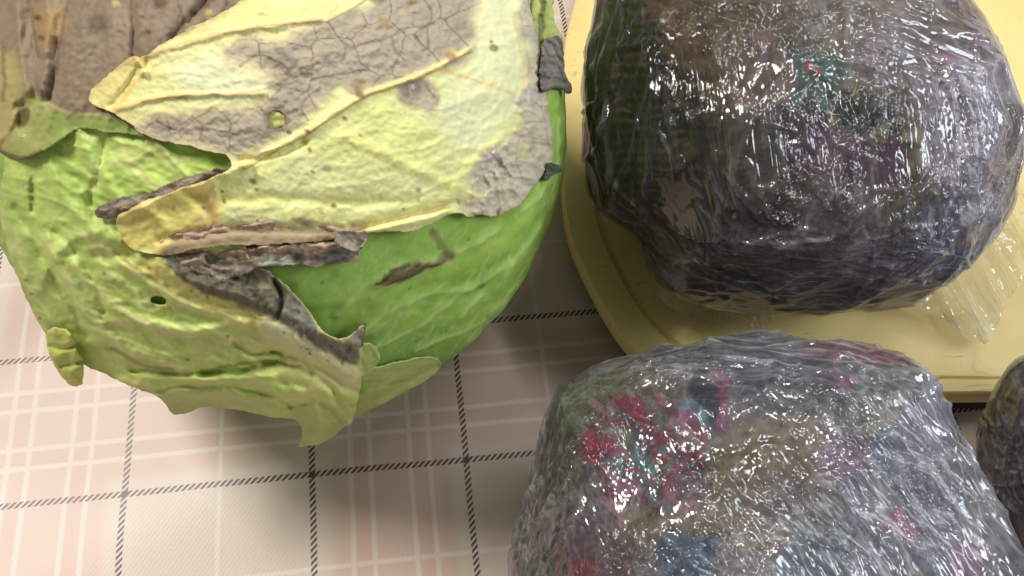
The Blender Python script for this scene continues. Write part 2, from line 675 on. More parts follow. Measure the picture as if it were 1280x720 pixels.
def cube_sphere(n):
    a = np.tan(np.linspace(-math.pi / 4, math.pi / 4, n + 1))
    u, v = np.meshgrid(a, a)
    u, v = u.ravel(), v.ravel()
    o = np.ones_like(u)
    faces, pts = [], []
    i = np.arange((n + 1) ** 2).reshape(n + 1, n + 1)
    quad = np.stack([i[:-1, :-1], i[:-1, 1:], i[1:, 1:], i[1:, :-1]], -1).reshape(-1, 4)
    for k, (x, y, z) in enumerate([(o, u, v), (-o, -u, v), (-u, o, v), (u, -o, v), (u, v, o), (-u, v, -o)]):
        pts.append(np.stack([x, y, z], 1))
        faces.append(quad + k * len(u))
    p = np.concatenate(pts)
    f = np.concatenate(faces)
    key = np.round(p * 1e5).astype(np.int64)
    _, first, inv = np.unique(key, axis=0, return_index=True, return_inverse=True)
    p = p[first]
    f = inv.reshape(-1)[f]
    return p / np.linalg.norm(p, axis=1)[:, None], f


VEINS = [[(448, 420), (467, 400), (501, 380), (551, 364), (590, 362)], [(470, 432), (520, 412), (570, 372), (601, 353), (640, 330)],
         [(520, 440), (560, 420), (592, 412), (632, 375), (676, 325), (700, 262)], [(540, 330), (570, 319), (592, 306), (625, 285)],
         [(576, 397), (590, 380), (603, 368)], [(630, 345), (657, 306), (678, 282)], [(420, 395), (440, 372), (470, 345), (500, 330)],
         [(585, 425), (625, 408), (660, 360), (690, 300)], [(655, 262), (680, 240), (700, 200)], [(690, 260), (698, 200), (696, 150)]]


_vr = np.random.RandomState(5)
TWIGS = []
for _v in VEINS:
    _s = smooth_line(_v, 1)
    for _a, _b in zip(_s[:-1], _s[1:]):
        _d = (_b - _a) / max(np.hypot(*(_b - _a)), 1e-6)
        _t = math.radians(_vr.choice([-1, 1]) * _vr.uniform(28, 55))
        _e = np.array([_d[0] * math.cos(_t) - _d[1] * math.sin(_t), _d[0] * math.sin(_t) + _d[1] * math.cos(_t)])
        _l = _vr.uniform(14, 34)
        TWIGS.append([tuple(_a), tuple(_a + _e * _l * 0.5 + _d * 3), tuple(_a + _e * _l + _d * 9)])


def paint_head(p, sd=None):
    t = Paint(p, (150, 188, 80), 1)
    t.noise((158, 192, 96), 60, -0.2, 0.5, 0.7, 2)
    t.noise((122, 168, 58), 46, 0.0, 0.55, 0.65, 3, (2.2, 0.7), -38)
    t.noise((176, 205, 120), 24, 0.1, 0.6, 0.35, 4, (2.6, 0.6), -42)
    t.poly([(330, 325), (420, 335), (455, 300), (520, 290), (590, 275), (560, 300), (470, 350), (420, 400), (380, 380)], (160, 196, 100), 22, 0.6)
    t.poly([(450, 410), (700, 405), (640, 440), (540, 480), (440, 470)], (102, 146, 66), 18, 0.65)
    t.blob(620, 296, 40, 16, (176, 200, 92), -30, 0.5, 0.6)
    for k, v in enumerate(VEINS):
        t.line(v, (198, 220, 142), 0.9, 0.8, 3, k, 1.8)
        t.line(v, (160, 198, 96), 4.5, 0.35, 3, k, 5.0)
    for k, v in enumerate(TWIGS):
        t.line(v, (180, 208, 118), 0.5, 0.6, 3, k % 5, 1.5)
    t.noise((126, 164, 70), 14, 0.1, 0.5, 0.5, 10, (1.8, 0.8), -40)
    t.noise((196, 214, 140), 9, 0.42, 0.62, 0.25, 9)
    t.cells((178, 206, 112), 34, 0.7, np.ones(len(p)), 27, 0.5)
    # dead scab
    t.poly([(468, 356), (488, 335), (522, 327), (548, 322), (572, 318), (566, 328), (535, 337), (512, 350), (488, 357)], (196, 190, 120), 5, 0.8, 4, 5, 12)
    t.poly([(470, 354), (488, 338), (520, 330), (545, 326), (550, 330), (530, 338), (508, 350), (486, 355)], (104, 94, 62), 2, 0.95, 4, 6, 10)
    t.line([(470, 354), (490, 336), (525, 328)], (58, 48, 34), 1.2, 0.9, 2)
    t.line([(486, 353), (515, 342), (545, 328)], (60, 50, 36), 1.0, 0.9, 2)
    t.line([(541, 290), (549, 300), (556, 316), (566, 322)], (138, 132, 84), 3.0, 0.8, 4)
    t.blob(558, 322, 14, 5, (84, 76, 48), -20, 0.4, 0.8, 4)
    t.blob(543, 290, 5, 5, (120, 110, 80), 0, 0.4, 0.7, 3)
    t.blob(603, 360, 6, 3, (88, 110, 50), -40, 0.5, 0.7, 3)
    for x, y in ((540, 436), (586, 300), (402, 352), (512, 360), (560, 415), (610, 395)):
        t.blob(x, y, 2.6, 1.8, (80, 110, 40), 20, 0.5, 0.7, 1)
    return t


def build_head():
    d, f = cube_sphere(150)
    hc = CO + M[:, 0] * 0.0030
    v = hc + d * CR * 1.0
    p = project(v)
    h = 0.0016 * fbm(d * 3.2, 3, 4) + 0.0005 * fbm(d * 16, 3, 8)
    for k, ln in enumerate(VEINS):
        la = np.asarray(ln, float)
        k_ = np.nonzero((p > la.min(0) - 30).all(1) & (p < la.max(0) + 30).all(1))[0]
        pk = p[k_]
        dd, _ = seg_dist(pk + 3 * np.stack([fbm(pk / 18, 3, k + 31), fbm(pk / 18, 3, k + 57)], 1), smooth_line(ln))
        h[k_] += 0.0003 * np.exp(-(dd / 2.5) ** 2) - 0.0003 * np.exp(-((dd - 9) / 6.0) ** 2)
    dd, _ = seg_dist(p, [(470, 354), (500, 340), (548, 325)])
    h += 0.0012 * np.exp(-(dd / 8) ** 2) * (0.4 + ridged(np.stack([p[:, 0] + p[:, 1], (p[:, 1] + 0.35 * p[:, 0]) * 4], 1) / 20, 3, 2))
    # blistered leaf surface between the veins
    h += 0.0006 * (ridged(np.stack([p[:, 0] * .72 - p[:, 1] * .69, (p[:, 0] * .69 + p[:, 1] * .72) * 2.4], 1) / 90, 12, 2) - .4)
    v = v + d * h[:, None]
    o = mesh_obj('head', v, f, FRESH, CAB, np.clip(np.clip(paint_head(p).c, 0, 1) ** 0.88 * (1.08, 1.12, 0.95), 0, 0.9))
    return o


build_head()

# ---- pale leaf under the front
PALE = [(440, 432), (449, 450), (453, 462), (470, 460), (486, 455), (506, 452), (528, 447), (546, 446), (553, 458), (540, 472), (506, 492), (465, 511), (425, 531), (405, 515), (415, 460)]


def paint_pale(p, sd):
    t = Paint(p, (186, 204, 116), 2)
    t.noise((160, 188, 92), 22, -0.1, 0.5, 0.6, 6, (2.5, 0.7), -28)
    t.poly([(485, 440), (565, 435), (565, 480), (500, 500)], (140, 172, 78), 20, 0.8)
    t.mix((206, 210, 150), 0.55 * np.exp(-sd / 4))
    t.line([(440, 520), (490, 490), (548, 462)], (206, 200, 140), 2, 0.6, 3)
    for k in range(5):
        t.line([(440 + 5 * k, 490 - 8 * k), (490, 484 - 6 * k), (545, 462 - 3 * k)], (206, 216, 150), 0.8, 0.6, 4, k, 2)
    return t


leaf('leaf', PALE, 0.0006, paint_pale, FRESH, 0.0008, 6, 0.0009, 30, crease=[([(440, 520), (490, 488), (545, 460)], -0.0016, 5)], seed=40, rounds=1, ragged=3.0, rag_scale=9, wang=-30, gain=(1.0, 1.04, 0.80), extra=lambda p, sd: 0.0046 * sstep(440, 482, p[:, 0]))
leaf('leaf', [(444, 436), (458, 428), (470, 432), (476, 448), (466, 462), (452, 474), (442, 460)], 0.0042, paint_pale, FRESH, 0.002, 5, 0.0006, 20, seed=44, rounds=1, ragged=2.5, wang=60, gain=(1.0, 1.04, 0.80))

# ---- brown and grey rotting leaf at the top left, its foot still green
BROWN = [(-60, -150), (-14, -60), (-6, 20), (-8, 90), (-10, 150), (-6, 186), (12, 198), (32, 201), (58, 187), (78, 171), (100, 158), (130, 165), (172, 168), (240, 185), (330, 150), (420, 60), (520, -30), (430, -190), (200, -190)]


def paint_brown(p, sd):
    t = Paint(p, (174, 152, 128), 3)
    t.noise((146, 124, 104), 50, -0.15, 0.4, 0.8, 11)
    t.noise((186, 160, 140), 40, 0.05, 0.55, 0.5, 12, (0.6, 2.0), -18)
    t.noise((118, 98, 86), 15, 0.2, 0.6, 0.45, 13, (0.6, 2.0), -15)
    t.poly([(40, 8), (75, 5), (84, 30), (70, 62), (50, 68), (42, 40)], (206, 168, 110), 9, 0.75, 8)
    t.c *= (0.80, 0.81, 0.78)
    t.poly([(-20, 60), (14, 62), (36, 112), (64, 140), (60, 190), (0, 215), (-20, 200)], (196, 182, 116), 8, 0.85, 8)
    t.poly([(38, 112), (58, 124), (66, 134), (100, 145), (132, 141), (166, 156), (240, 175), (240, 230), (0, 220), (20, 160)], (176, 186, 108), 6, 0.92, 6)
    t.poly([(66, 140), (104, 150), (135, 146), (168, 158), (190, 190), (90, 175), (60, 185)], (146, 172, 84), 8, 0.7, 6)
    t.poly([(-10, 180), (14, 188), (60, 180), (40, 206), (-10, 210)], (150, 140, 78), 6, 0.7, 5)
    t.line([(58, 125), (62, 132), (100, 145), (134, 141)], (206, 190, 140), 1.3, 0.8, 3)
    t.line([(-6, 186), (14, 196), (32, 200), (52, 190)], (92, 84, 62), 2.2, 0.8, 3)  # shadow along the leaf's lower edge, painted as a dark line
    t.blob(27, 146, 12, 18, (196, 186, 118), 18, 0.25, 0.9, 3)
    t.blob(28, 147, 8, 14, (112, 104, 66), 18, 0.25, 0.95, 3)
    for ln, wd in ((((35, -20), (40, 30), (48, 70)), 2.0), (((72, 60), (66, 100), (60, 122)), 2.2), (((165, -10), (168, 40), (165, 72)), 1.6), (((92, -40), (80, 30), (72, 60)), 1.5), (((4, 60), (6, 100), (4, 125)), 2.2), (((215, 45), (240, 20), (258, 5)), 2.0), (((222, 0), (225, 30), (210, 55)), 1.2)):
        t.line(ln, (104, 84, 70), wd * 0.8, 0.5, 5, 3)
    for x, y, r, c in ((47, 22, 4, (80, 62, 44)), (52, 48, 4.5, (110, 78, 40)), (185, 40, 4, (80, 66, 54)), (243, 15, 5, (70, 58, 48)), (262, 14, 4.5, (210, 190, 130)), (265, 24, 4, (200, 180, 120)), (200, 2, 9, (96, 66, 46)), (122, 30, 14, (110, 96, 74)), (145, 4, 5, (206, 186, 110)), (178, 20, 2.5, (80, 66, 54)), (340, 4, 10, (190, 165, 110)), (300, 10, 5, (110, 92, 80))):
        t.blob(x, y, r, r * 0.8, c, 20, 0.5, 0.8, 3)
    t.cells((112, 92, 82), 46, 0.8, (p[:, 0] > 60) * (p[:, 1] < 140) * 1.0, 8, 0.18)
    return t


leaf('leaf', BROWN, 0.0048, paint_brown, DRY, 0.0006, 8, 0.0009, 42, wang=-72, wst=3.0, tone=0.95, crease=[([(36, -30), (42, 40), (50, 75)], -0.0018, 7), ([(72, 55), (64, 100), (60, 124)], -0.0016, 7), ([(20, -30), (22, 60), (34, 112)], 0.003, 8), ([(60, -20), (58, 60), (52, 110)], 0.0024, 8), ([(165, -10), (168, 72)], -0.0018, 5), ([(110, -30), (96, 60), (92, 130)], 0.0016, 14), ([(80, 171), (60, 186), (30, 198)], 0.0024, 7), ([(27, 134), (29, 160)], -0.0032, 8), ([(215, 50), (258, 0)], -0.0018, 5)],
     label='brown and grey rotting leaf with a yellow green foot', seed=60)

# ---- the light green wrinkled leaf on the front left
LEFT = [(4, 196), (20, 176), (50, 150), (98, 140), (130, 142), (170, 150), (240, 172), (300, 196), (320, 250), (300, 320), (335, 338), (366, 366), (387, 388), (402, 415), (425, 426), (442, 420), (455, 404), (458, 410), (451, 440), (453, 468), (449, 494), (444, 512), (441, 530), (429, 533), (417, 546), (401, 556), (385, 558), (371, 560), (379, 545), (375, 528), (364, 522), (340, 523), (300, 512), (262, 507), (241, 513), (226, 518), (214, 517), (208, 506), (196, 494), (165, 484), (132, 468), (104, 456), (60, 424), (38, 386), (19, 340), (4, 295), (-4, 250), (6, 212)]


STRIP = [(60, 170), (100, 260), (150, 320), (230, 365), (320, 400), (390, 440), (450, 480)]


def strip_flow(p):
    """how far a point lies from the rotten strip, and how far along it: the folds run beside it"""
    q = p + 16 * np.stack([fbm(p / 50, 3, 142), fbm(p / 50, 3, 143)], 1)
    d, n = seg_dist(q, smooth_line(STRIP))
    return d, n[:, 0] + 0.7 * n[:, 1]


def paint_left(p, sd):
    t = Paint(p, (176, 200, 108), 4)
    t.noise((150, 182, 84), 45, -0.15, 0.45, 0.8, 21)
    t.noise((200, 214, 136), 36, 0.0, 0.55, 0.7, 22, (1.8, 0.7), 25)
    t.noise((136, 170, 78), 22, 0.15, 0.6, 0.55, 23, (1.8, 0.7), 20)
    t.poly([(100, 168), (250, 180), (295, 205), (230, 240), (160, 252), (125, 240), (110, 200)], (180, 206, 108), 10, 0.8)
    t.poly([(200, 178), (260, 188), (292, 205), (285, 216), (230, 195)], (140, 192, 66), 8, 0.8)
    t.blob(120, 240, 60, 90, (150, 184, 92), 0, 0.5, 0.45, 20)
    t.poly([(-10, 240), (30, 230), (40, 330), (80, 400), (60, 430), (0, 310)], (150, 176, 96), 18, 0.6)
    t.poly([(70, 260), (130, 250), (200, 330), (230, 380), (130, 380)], (172, 192, 112), 22, 0.5, 14)
    t.cells((204, 218, 146), 30, 0.7, np.ones(len(p)), 26, 0.35)
    v_, u_ = strip_flow(p)
    lower = sstep(-20, 30, p[:, 1] - 300 + 0.15 * p[:, 0])
    f_ = ridged(np.c_[v_ / 26, u_ / 110], 140, 2)
    t.mix((214, 222, 150), 0.55 * lower * sstep(0.55, 0.95, f_))
    t.mix((134, 166, 84), 0.45 * lower * sstep(0.1, 0.45, fbm(np.c_[v_ / 22, u_ / 90], 3, 141)))
    # yellowing towards the rot, then pale withered band
    t.poly([(140, 318), (200, 325), (260, 370), (330, 392), (350, 400), (420, 440), (440, 470), (400, 450), (330, 412), (250, 392), (190, 350)], (206, 200, 122), 9, 0.85, 8)
    t.poly([(325, 395), (352, 400), (395, 428), (438, 458), (452, 470), (446, 486), (410, 480), (370, 452), (330, 425)], (236, 214, 172), 9, 0.9, 8)
    t.poly([(335, 400), (372, 424), (390, 425), (345, 396)], (240, 214, 180), 5, 0.7, 4)
    t.poly([(300, 430), (390, 445), (430, 480), (440, 500), (380, 490), (320, 460)], (214, 212, 140), 10, 0.6, 8)
    t.poly([(110, 440), (200, 470), (300, 470), (400, 480), (440, 500), (420, 530), (200, 500)], (196, 212, 122), 12, 0.6, 8)
    for k, ln in enumerate([((150, 330), (190, 355), (230, 385), (300, 400)), ((90, 330), (160, 400), (240, 412), (300, 400)), ((60, 300), (110, 390), (160, 440), (240, 465)), ((100, 165), (150, 200), (190, 178)), ((130, 170), (125, 210), (112, 250)), ((150, 172), (160, 205), (200, 240)), ((197, 180), (215, 205), (235, 222)), ((140, 205), (170, 198), (250, 200)), ((240, 300), (230, 350), (170, 380)), ((150, 380), (180, 410), (240, 420))]):
        t.line(ln, (210, 220, 150), 1.2, 0.7, 4, k, 2.5)
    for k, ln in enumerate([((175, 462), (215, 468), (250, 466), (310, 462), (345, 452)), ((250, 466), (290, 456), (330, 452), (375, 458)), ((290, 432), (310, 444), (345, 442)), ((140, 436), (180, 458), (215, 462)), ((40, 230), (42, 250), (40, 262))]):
        t.line(ln, (120, 120, 62), 1.1, 0.7, 4, k, 1.5)  # crease shade painted into the leaf as thin olive lines
    t.line([(155, 325), (185, 345), (235, 378), (300, 395), (340, 402)], (164, 140, 92), 1.2, 0.8, 4, 3)
    t.c = np.clip(t.c ** 0.86 * (1.36, 1.34, 1.0), 0, 0.9)
    # rotten strip
    t.poly([(196, 318), (250, 312), (330, 330), (352, 350), (368, 366), (388, 388), (404, 416), (428, 428), (456, 402), (452, 440), (448, 458), (420, 446), (385, 428), (345, 398), (300, 382), (255, 368), (222, 345)], (104, 94, 78), 4, 0.97, 6, 2, 16)
    t.poly([(345, 365), (372, 372), (392, 396), (404, 418), (430, 432), (440, 448), (400, 432), (372, 412), (348, 385)], (140, 138, 122), 8, 0.85, 8, 4)
    t.poly([(280, 345), (330, 338), (352, 352), (330, 372), (300, 368)], (92, 82, 66), 8, 0.8, 8, 5)
    t.poly([(318, 340), (340, 350), (345, 368), (328, 362)], (170, 156, 112), 5, 0.7, 5, 5)
    m = sstep(2, 8, -seg_dist(p, [(230, 340), (300, 360), (350, 380), (400, 425), (445, 440)])[0] + 30)
    t.mix((54, 50, 44), m * 0.75 * sstep(0.22, 0.5, fbm(p / 7, 3, 71)))
    t.mix((196, 192, 172), m * 0.5 * sstep(0.25, 0.55, fbm(p / 9, 3, 77)) * (p[:, 0] > 320))
    t.line([(346, 398), (355, 375), (340, 345)], (60, 54, 48), 1.3, 0.7, 4, 4)
    t.line([(335, 338), (366, 366), (386, 387), (402, 415), (420, 424)], (214, 200, 150), 1.2, 0.75, 1.5, 4)
    t.poly([(430, 420), (441, 416), (456, 402), (452, 430), (440, 430)], (176, 158, 140), 3, 0.9, 2)
    t.blob(198, 376, 14, 9, (206, 212, 130), 8, 0.5, 0.5)
    t.poly([(196, 488), (250, 484), (330, 494), (364, 515), (300, 512), (240, 516), (212, 518)], (200, 214, 124), 6, 0.7, 5, 8)
    t.poly([(364, 512), (390, 500), (436, 512), (440, 532), (400, 558), (370, 560)], (204, 216, 126), 5, 0.8, 4, 9)
    t.noise((224, 226, 164), 8, 0.15, 0.45, 0.35 * sstep(420, 480, p[:, 1]), 29, (4, 0.6), 15)
    t.mix((214, 204, 140), 0.55 * np.exp(-sd / 3.0))
    for x, y in ((187, 335), (130, 342), (203, 323), (240, 364), (32, 350), (40, 368), (235, 450), (285, 420), (330, 455), (72, 412), (50, 398)):
        t.blob(x, y, 2.4, 2.2, (110, 96, 50), 0, 0.5, 0.75, 1)
    return t


LC = [([(150, 330), (190, 356), (235, 384), (300, 398)], 0.0024, 7), ([(90, 330), (160, 402), (240, 416), (310, 402)], 0.0022, 7),
      ([(60, 300), (105, 388), (160, 442), (240, 468)], 0.0026, 9), ([(165, 462), (215, 470), (250, 467), (310, 463), (350, 450)], -0.0027, 4.5),
      ([(250, 467), (290, 456), (330, 452), (380, 460), (420, 490)], -0.0022, 4), ([(290, 428), (310, 444), (350, 440)], -0.0026, 4),
      ([(135, 432), (180, 458), (220, 464)], -0.0022, 4.5), ([(150, 480), (220, 486), (300, 480), (370, 486), (410, 510)], 0.0028, 7),
      ([(320, 470), (370, 470), (410, 490)], 0.0026, 7), ([(330, 405), (380, 432), (440, 470)], 0.0038, 11), ([(380, 455), (410, 478), (430, 505)], -0.0022, 4),
      ([(130, 170), (125, 215), (112, 255)], -0.0016, 5), ([(197, 180), (235, 222)], 0.0012, 4), ([(98, 165), (112, 195), (150, 250)], 0.0016, 8),
      ([(120, 290), (80, 250), (60, 200)], 0.0016, 8), ([(40, 225), (40, 262)], -0.0018, 4), ([(150, 300), (110, 290), (70, 310), (50, 360)], 0.0018, 8),
      ([(230, 290), (170, 320), (120, 320)], -0.0012, 6), ([(20, 260), (60, 330), (110, 420)], -0.0020, 6), ([(70, 290), (110, 330), (130, 390)], -0.0014, 5),
      ([(200, 330), (260, 362), (330, 375), (370, 405), (440, 440)], 0.0046, 15), ([(340, 345), (355, 375), (345, 398)], -0.003, 4),
      ([(404, 418), (430, 428), (452, 408)], 0.003, 6), ([(60, 200), (110, 230), (118, 270)], -0.0013, 6),
      ([(196, 496), (250, 490), (310, 496), (345, 500)], 0.0036, 6), ([(200, 486), (260, 480), (330, 490), (362, 506)], -0.0024, 4), ([(362, 508), (385, 500), (412, 508), (428, 526)], -0.0024, 4),
      ([(392, 505), (400, 530), (386, 556)], 0.0030, 7), ([(415, 505), (425, 520), (436, 530)], 0.0026, 5), ([(395, 470), (425, 490), (446, 500)], 0.0034, 6), ([(350, 490), (400, 486), (440, 506)], 0.003, 6),
      ([(180, 470), (240, 476), (290, 474), (340, 470)], 0.0026, 6), ([(340, 440), (390, 452), (430, 480)], -0.0022, 4)]


def rough_rot(p, sd):
    m = sstep(0, 14, 22 - seg_dist(p, [(230, 342), (300, 360), (350, 378), (400, 424), (445, 440)])[0])
    v_, u_ = strip_flow(p)
    fl = sstep(-20, 30, p[:, 1] - 300 + 0.15 * p[:, 0]) * (1 - m) * (0.0010 * (ridged(np.c_[v_ / 26, u_ / 110], 140, 2) - 0.4) + 0.0004 * (ridged(np.c_[v_ / 11, u_ / 60], 144, 2) - 0.4))
    return fl + m * (0.0016 * fbm(p / 10, 3, 90) + 0.0012 * (ridged(p / 16, 92, 2) - 0.4)) + 0.0007 * (ridged(np.stack([p[:, 0] + p[:, 1] * 0.5, (p[:, 1] - p[:, 0] * 0.35) * 2.2], 1) / 55, 95, 2.5) - 0.3)


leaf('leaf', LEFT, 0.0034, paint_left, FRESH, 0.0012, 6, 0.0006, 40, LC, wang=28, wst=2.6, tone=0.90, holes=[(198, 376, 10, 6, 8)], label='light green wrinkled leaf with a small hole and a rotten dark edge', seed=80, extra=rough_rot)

# ---- folds of leaves hanging at the front


def paint_flap(p, sd):
    t = Paint(p, (188, 208, 112), 5)
    t.noise((160, 190, 88), 18, -0.1, 0.5, 0.6, 25)
    t.noise((214, 220, 148), 14, 0.0, 0.5, 0.5, 26)
    t.mix((216, 206, 140), 0.7 * np.exp(-sd / 3.5))
    t.noise((206, 214, 146), 9, 0.1, 0.4, 0.6, 27, (4, 0.6), -20)
    t.noise((148, 172, 82), 8, 0.2, 0.5, 0.6, 28, (4, 0.6), -30)
    for x, y in ((254, 493), (228, 500), (392, 545)):
        t.blob(x, y, 2, 2, (90, 80, 40), 0, 0.5, 0.8, 1)
    return t


leaf('leaf', [(66, 408), (88, 412), (97, 436), (106, 452), (104, 470), (103, 483), (85, 482), (77, 470), (66, 454), (58, 432), (57, 416)], 0.0085, paint_flap, FRESH, 0.001, 5, 0.0012, 16, crease=[([(62, 433), (80, 436), (100, 430)], -0.004, 3.5), ([(78, 458), (90, 454), (104, 452)], -0.003, 3)], roll=0.006, roll_w=14, seed=106, gain=(1.1, 1.05, 0.72), ragged=2.5, rag_scale=6, rounds=1)

# ---- the big yellow leaf with grey rot on top
TOP = [(108, 118), (122, 104), (140, 90), (166, 68), (178, 74), (205, 52), (240, 34), (290, 10), (330, -20), (380, -80), (470, -180), (600, -170), (648, -60), (662, 10), (676, 60), (684, 120), (690, 165), (692, 195), (688, 209), (668, 232), (662, 241), (650, 258), (621, 272), (598, 268), (588, 273), (574, 265), (560, 269), (538, 281), (515, 291), (488, 288), (461, 292), (455, 292), (420, 300), (340, 306), (270, 306), (210, 320), (190, 318), (160, 311), (149, 292), (143, 272), (160, 262), (190, 247), (222, 239), (260, 224), (292, 210), (286, 193), (262, 189), (232, 181), (206, 178), (173, 166), (162, 154), (138, 139), (118, 134)]
G1 = [(283, 65), (300, 50), (320, 48), (340, 53), (370, 42), (400, 30), (430, 20), (470, 2), (500, -50), (612, -60), (598, 10), (593, 50), (580, 82), (555, 86), (545, 80), (520, 95), (470, 110), (440, 116), (425, 107), (408, 120), (395, 138), (380, 150), (365, 165), (345, 172), (325, 185), (300, 196), (285, 193), (255, 187), (230, 181), (200, 178), (172, 166), (166, 158), (190, 146), (240, 141), (270, 136), (310, 138), (330, 128), (342, 113), (335, 102), (343, 98), (325, 82), (300, 82), (285, 76)]
G4 = [(640, -40), (648, 20), (662, 60), (660, 105), (640, 130), (655, 150), (625, 175), (600, 195), (590, 225), (582, 246), (590, 275), (620, 276), (656, 258), (700, 205), (690, 130), (690, 40), (670, -40)]


def paint_top(p, sd):
    t = Paint(p, (240, 234, 162), 6)
    t.noise((232, 228, 138), 70, -0.2, 0.4, 0.7, 31, (2, 0.8), 20)
    t.noise((240, 236, 168), 50, 0.0, 0.5, 0.6, 32, (2, 0.8), 25)
    t.poly([(100, 60), (420, 0), (430, 60), (400, 120), (345, 172), (110, 150)], (243, 224, 156), 12, 0.9)
    t.poly([(200, 70), (300, 60), (350, 105), (320, 130), (240, 125)], (248, 240, 190), 20, 0.8)
    t.poly([(100, 125), (160, 60), (190, 75), (160, 140)], (232, 206, 128), 12, 0.7)
    t.poly([(150, 40), (400, 10), (260, 60), (190, 100)], (236, 204, 146), 10, 0.5)
    t.poly([(600, -60), (660, -60), (665, 60), (655, 130), (600, 180), (560, 190), (540, 140), (585, 80)], (234, 234, 182), 20, 0.85, 10)
    t.poly([(370, 150), (480, 140), (560, 180), (540, 215), (420, 210)], (230, 230, 140), 26, 0.7)
    t.poly([(420, 215), (600, 215), (600, 262), (440, 270)], (240, 226, 158), 16, 0.7)
    t.poly([(140, 268), (250, 230), (280, 250), (270, 290), (200, 318), (150, 312)], (228, 202, 108), 12, 0.8)
    # grey rot with its net of veins
    t.poly(G1, (214, 204, 170), 26, 0.75, 9, 1, 30)
    t.poly(G1, (160, 148, 134), 13, 0.96, 9, 1, 30)
    g = Paint(p, (0, 0, 0))
    d1, _ = sdist(t.warped(9, 30, 1), G1)
    g1 = sstep(-6, 8, d1)
    t.mix((134, 123, 114), g1 * 0.7 * sstep(0.0, 0.5, fbm(p / 40, 3, 35)))
    t.mix((176, 158, 140), g1 * 0.6 * sstep(0.05, 0.5, fbm(p / 34, 3, 36)))
    t.cells((98, 82, 74), 50, 1.0, g1, 5, 0.85)
    t.cells((118, 100, 94), 19, 0.6, g1, 9, 0.22)
    for k, ln in enumerate([((340, 32), (400, 26), (410, 28)), ((410, 27), (432, 60), (460, 54), (490, 47), (505, 33), (535, 35), (542, 15), (530, 0)), ((410, 27), (440, 12), (462, -4)), ((432, 60), (429, 78), (385, 80), (362, 96), (335, 112), (290, 118)), ((490, 47), (492, 62), (505, 75)), ((535, 35), (535, 60)), ((300, 82), (322, 66), (345, 76), (362, 96)), ((365, 95), (352, 78), (335, 70)), ((385, 150), (372, 132), (400, 110)), ((240, 145), (255, 158), (250, 172)), ((255, 160), (300, 168), (320, 180)), ((210, 152), (212, 165))]):
        t.line(ln, (96, 80, 72), 0.8, 0.55, 2, k, 1.0)
    # single spots of rot
    t.blob(522, 116, 30, 22, (166, 152, 136), 20, 0.25, 0.95, 10)
    t.blob(512, 112, 14, 16, (120, 106, 96), 0, 0.5, 0.8, 8)
    t.blob(516, 108, 3, 3, (200, 196, 180), 0, 0.4, 0.8)
    t.line([(532, 108), (542, 120)], (110, 92, 84), 1, 0.6)
    t.cells((214, 204, 116), 30, 0.7, 1 - g1, 25, 0.35)
    t.poly(G4, (192, 182, 168), 9, 0.92, 14, 3, 26)
    d4, _ = sdist(t.warped(14, 26, 3), G4)
    g4 = sstep(-8, 8, d4)
    t.mix((168, 162, 166), g4 * 0.55 * sstep(-0.1, 0.4, fbm(p / 30, 3, 38)))
    t.mix((150, 130, 118), g4 * 0.55 * sstep(0.1, 0.5, fbm(p / 14, 3, 39)))
    t.cells((112, 96, 88), 26, 0.8, g4, 15, 0.38)
    t.line([(700, 185), (672, 178), (655, 176)], (166, 100, 64), 1.3, 0.5, 3)
    t.blob(656, 188, 8, 12, (196, 188, 120), 10, 0.5, 0.6, 5)
    t.blob(664, 182, 4, 8, (120, 130, 140), 10, 0.5, 0.6, 3)
    t.line([(645, 20), (655, 60), (658, 110)], (150, 128, 110), 3, 0.5, 4, 3, 5)
    # ribs
    rib = [(590, 60), (575, 66), (545, 86), (500, 103), (455, 118), (420, 140), (385, 164), (345, 185), (305, 208)]
    t.line(rib, (238, 212, 146), 1.8, 0.85, 3, 1, 3)
    t.line([(q[0], q[1] + 4) for q in rib], (158, 116, 76), 0.7, 0.75, 3, 1, 1)
    for ln in (((140, 138), (185, 124), (240, 118), (330, 116)), ((170, 75), (220, 56), (300, 36), (400, 24)), ((545, 86), (600, 102), (640, 118)), ((150, 130), (165, 108), (180, 95))):
        t.line(ln, (212, 172, 112), 1.0, 0.65, 4, 2, 1.8)
    t.line([(210, 120), (222, 121), (232, 122)], (140, 118, 80), 1.2, 0.7, 2)
    for k, ln in enumerate([((430, 170), (480, 192), (540, 222), (600, 245)), ((280, 250), (350, 246), (420, 254), (520, 250)), ((560, 240), (590, 200), (620, 175))]):
        t.line(ln, (220, 212, 120), 2, 0.4, 5, k, 5)
    # brown lower fold
    t.poly([(195, 320), (218, 296), (260, 285), (330, 282), (400, 286), (460, 289), (470, 300), (300, 330), (205, 330)], (152, 128, 110), 6, 0.9, 7, 2)
    t.poly([(262, 225), (275, 275), (235, 290), (250, 262)], (196, 170, 122), 6, 0.5, 8)
    t.line([(440, 284), (500, 272), (560, 258)], (178, 156, 108), 2, 0.6, 3, 2, 3)
    t.blob(380, 276, 14, 6, (130, 112, 96), 15, 0.5, 0.8, 5)
    t.mix((160, 136, 104), 0.55 * np.exp(-sd / 2.5))
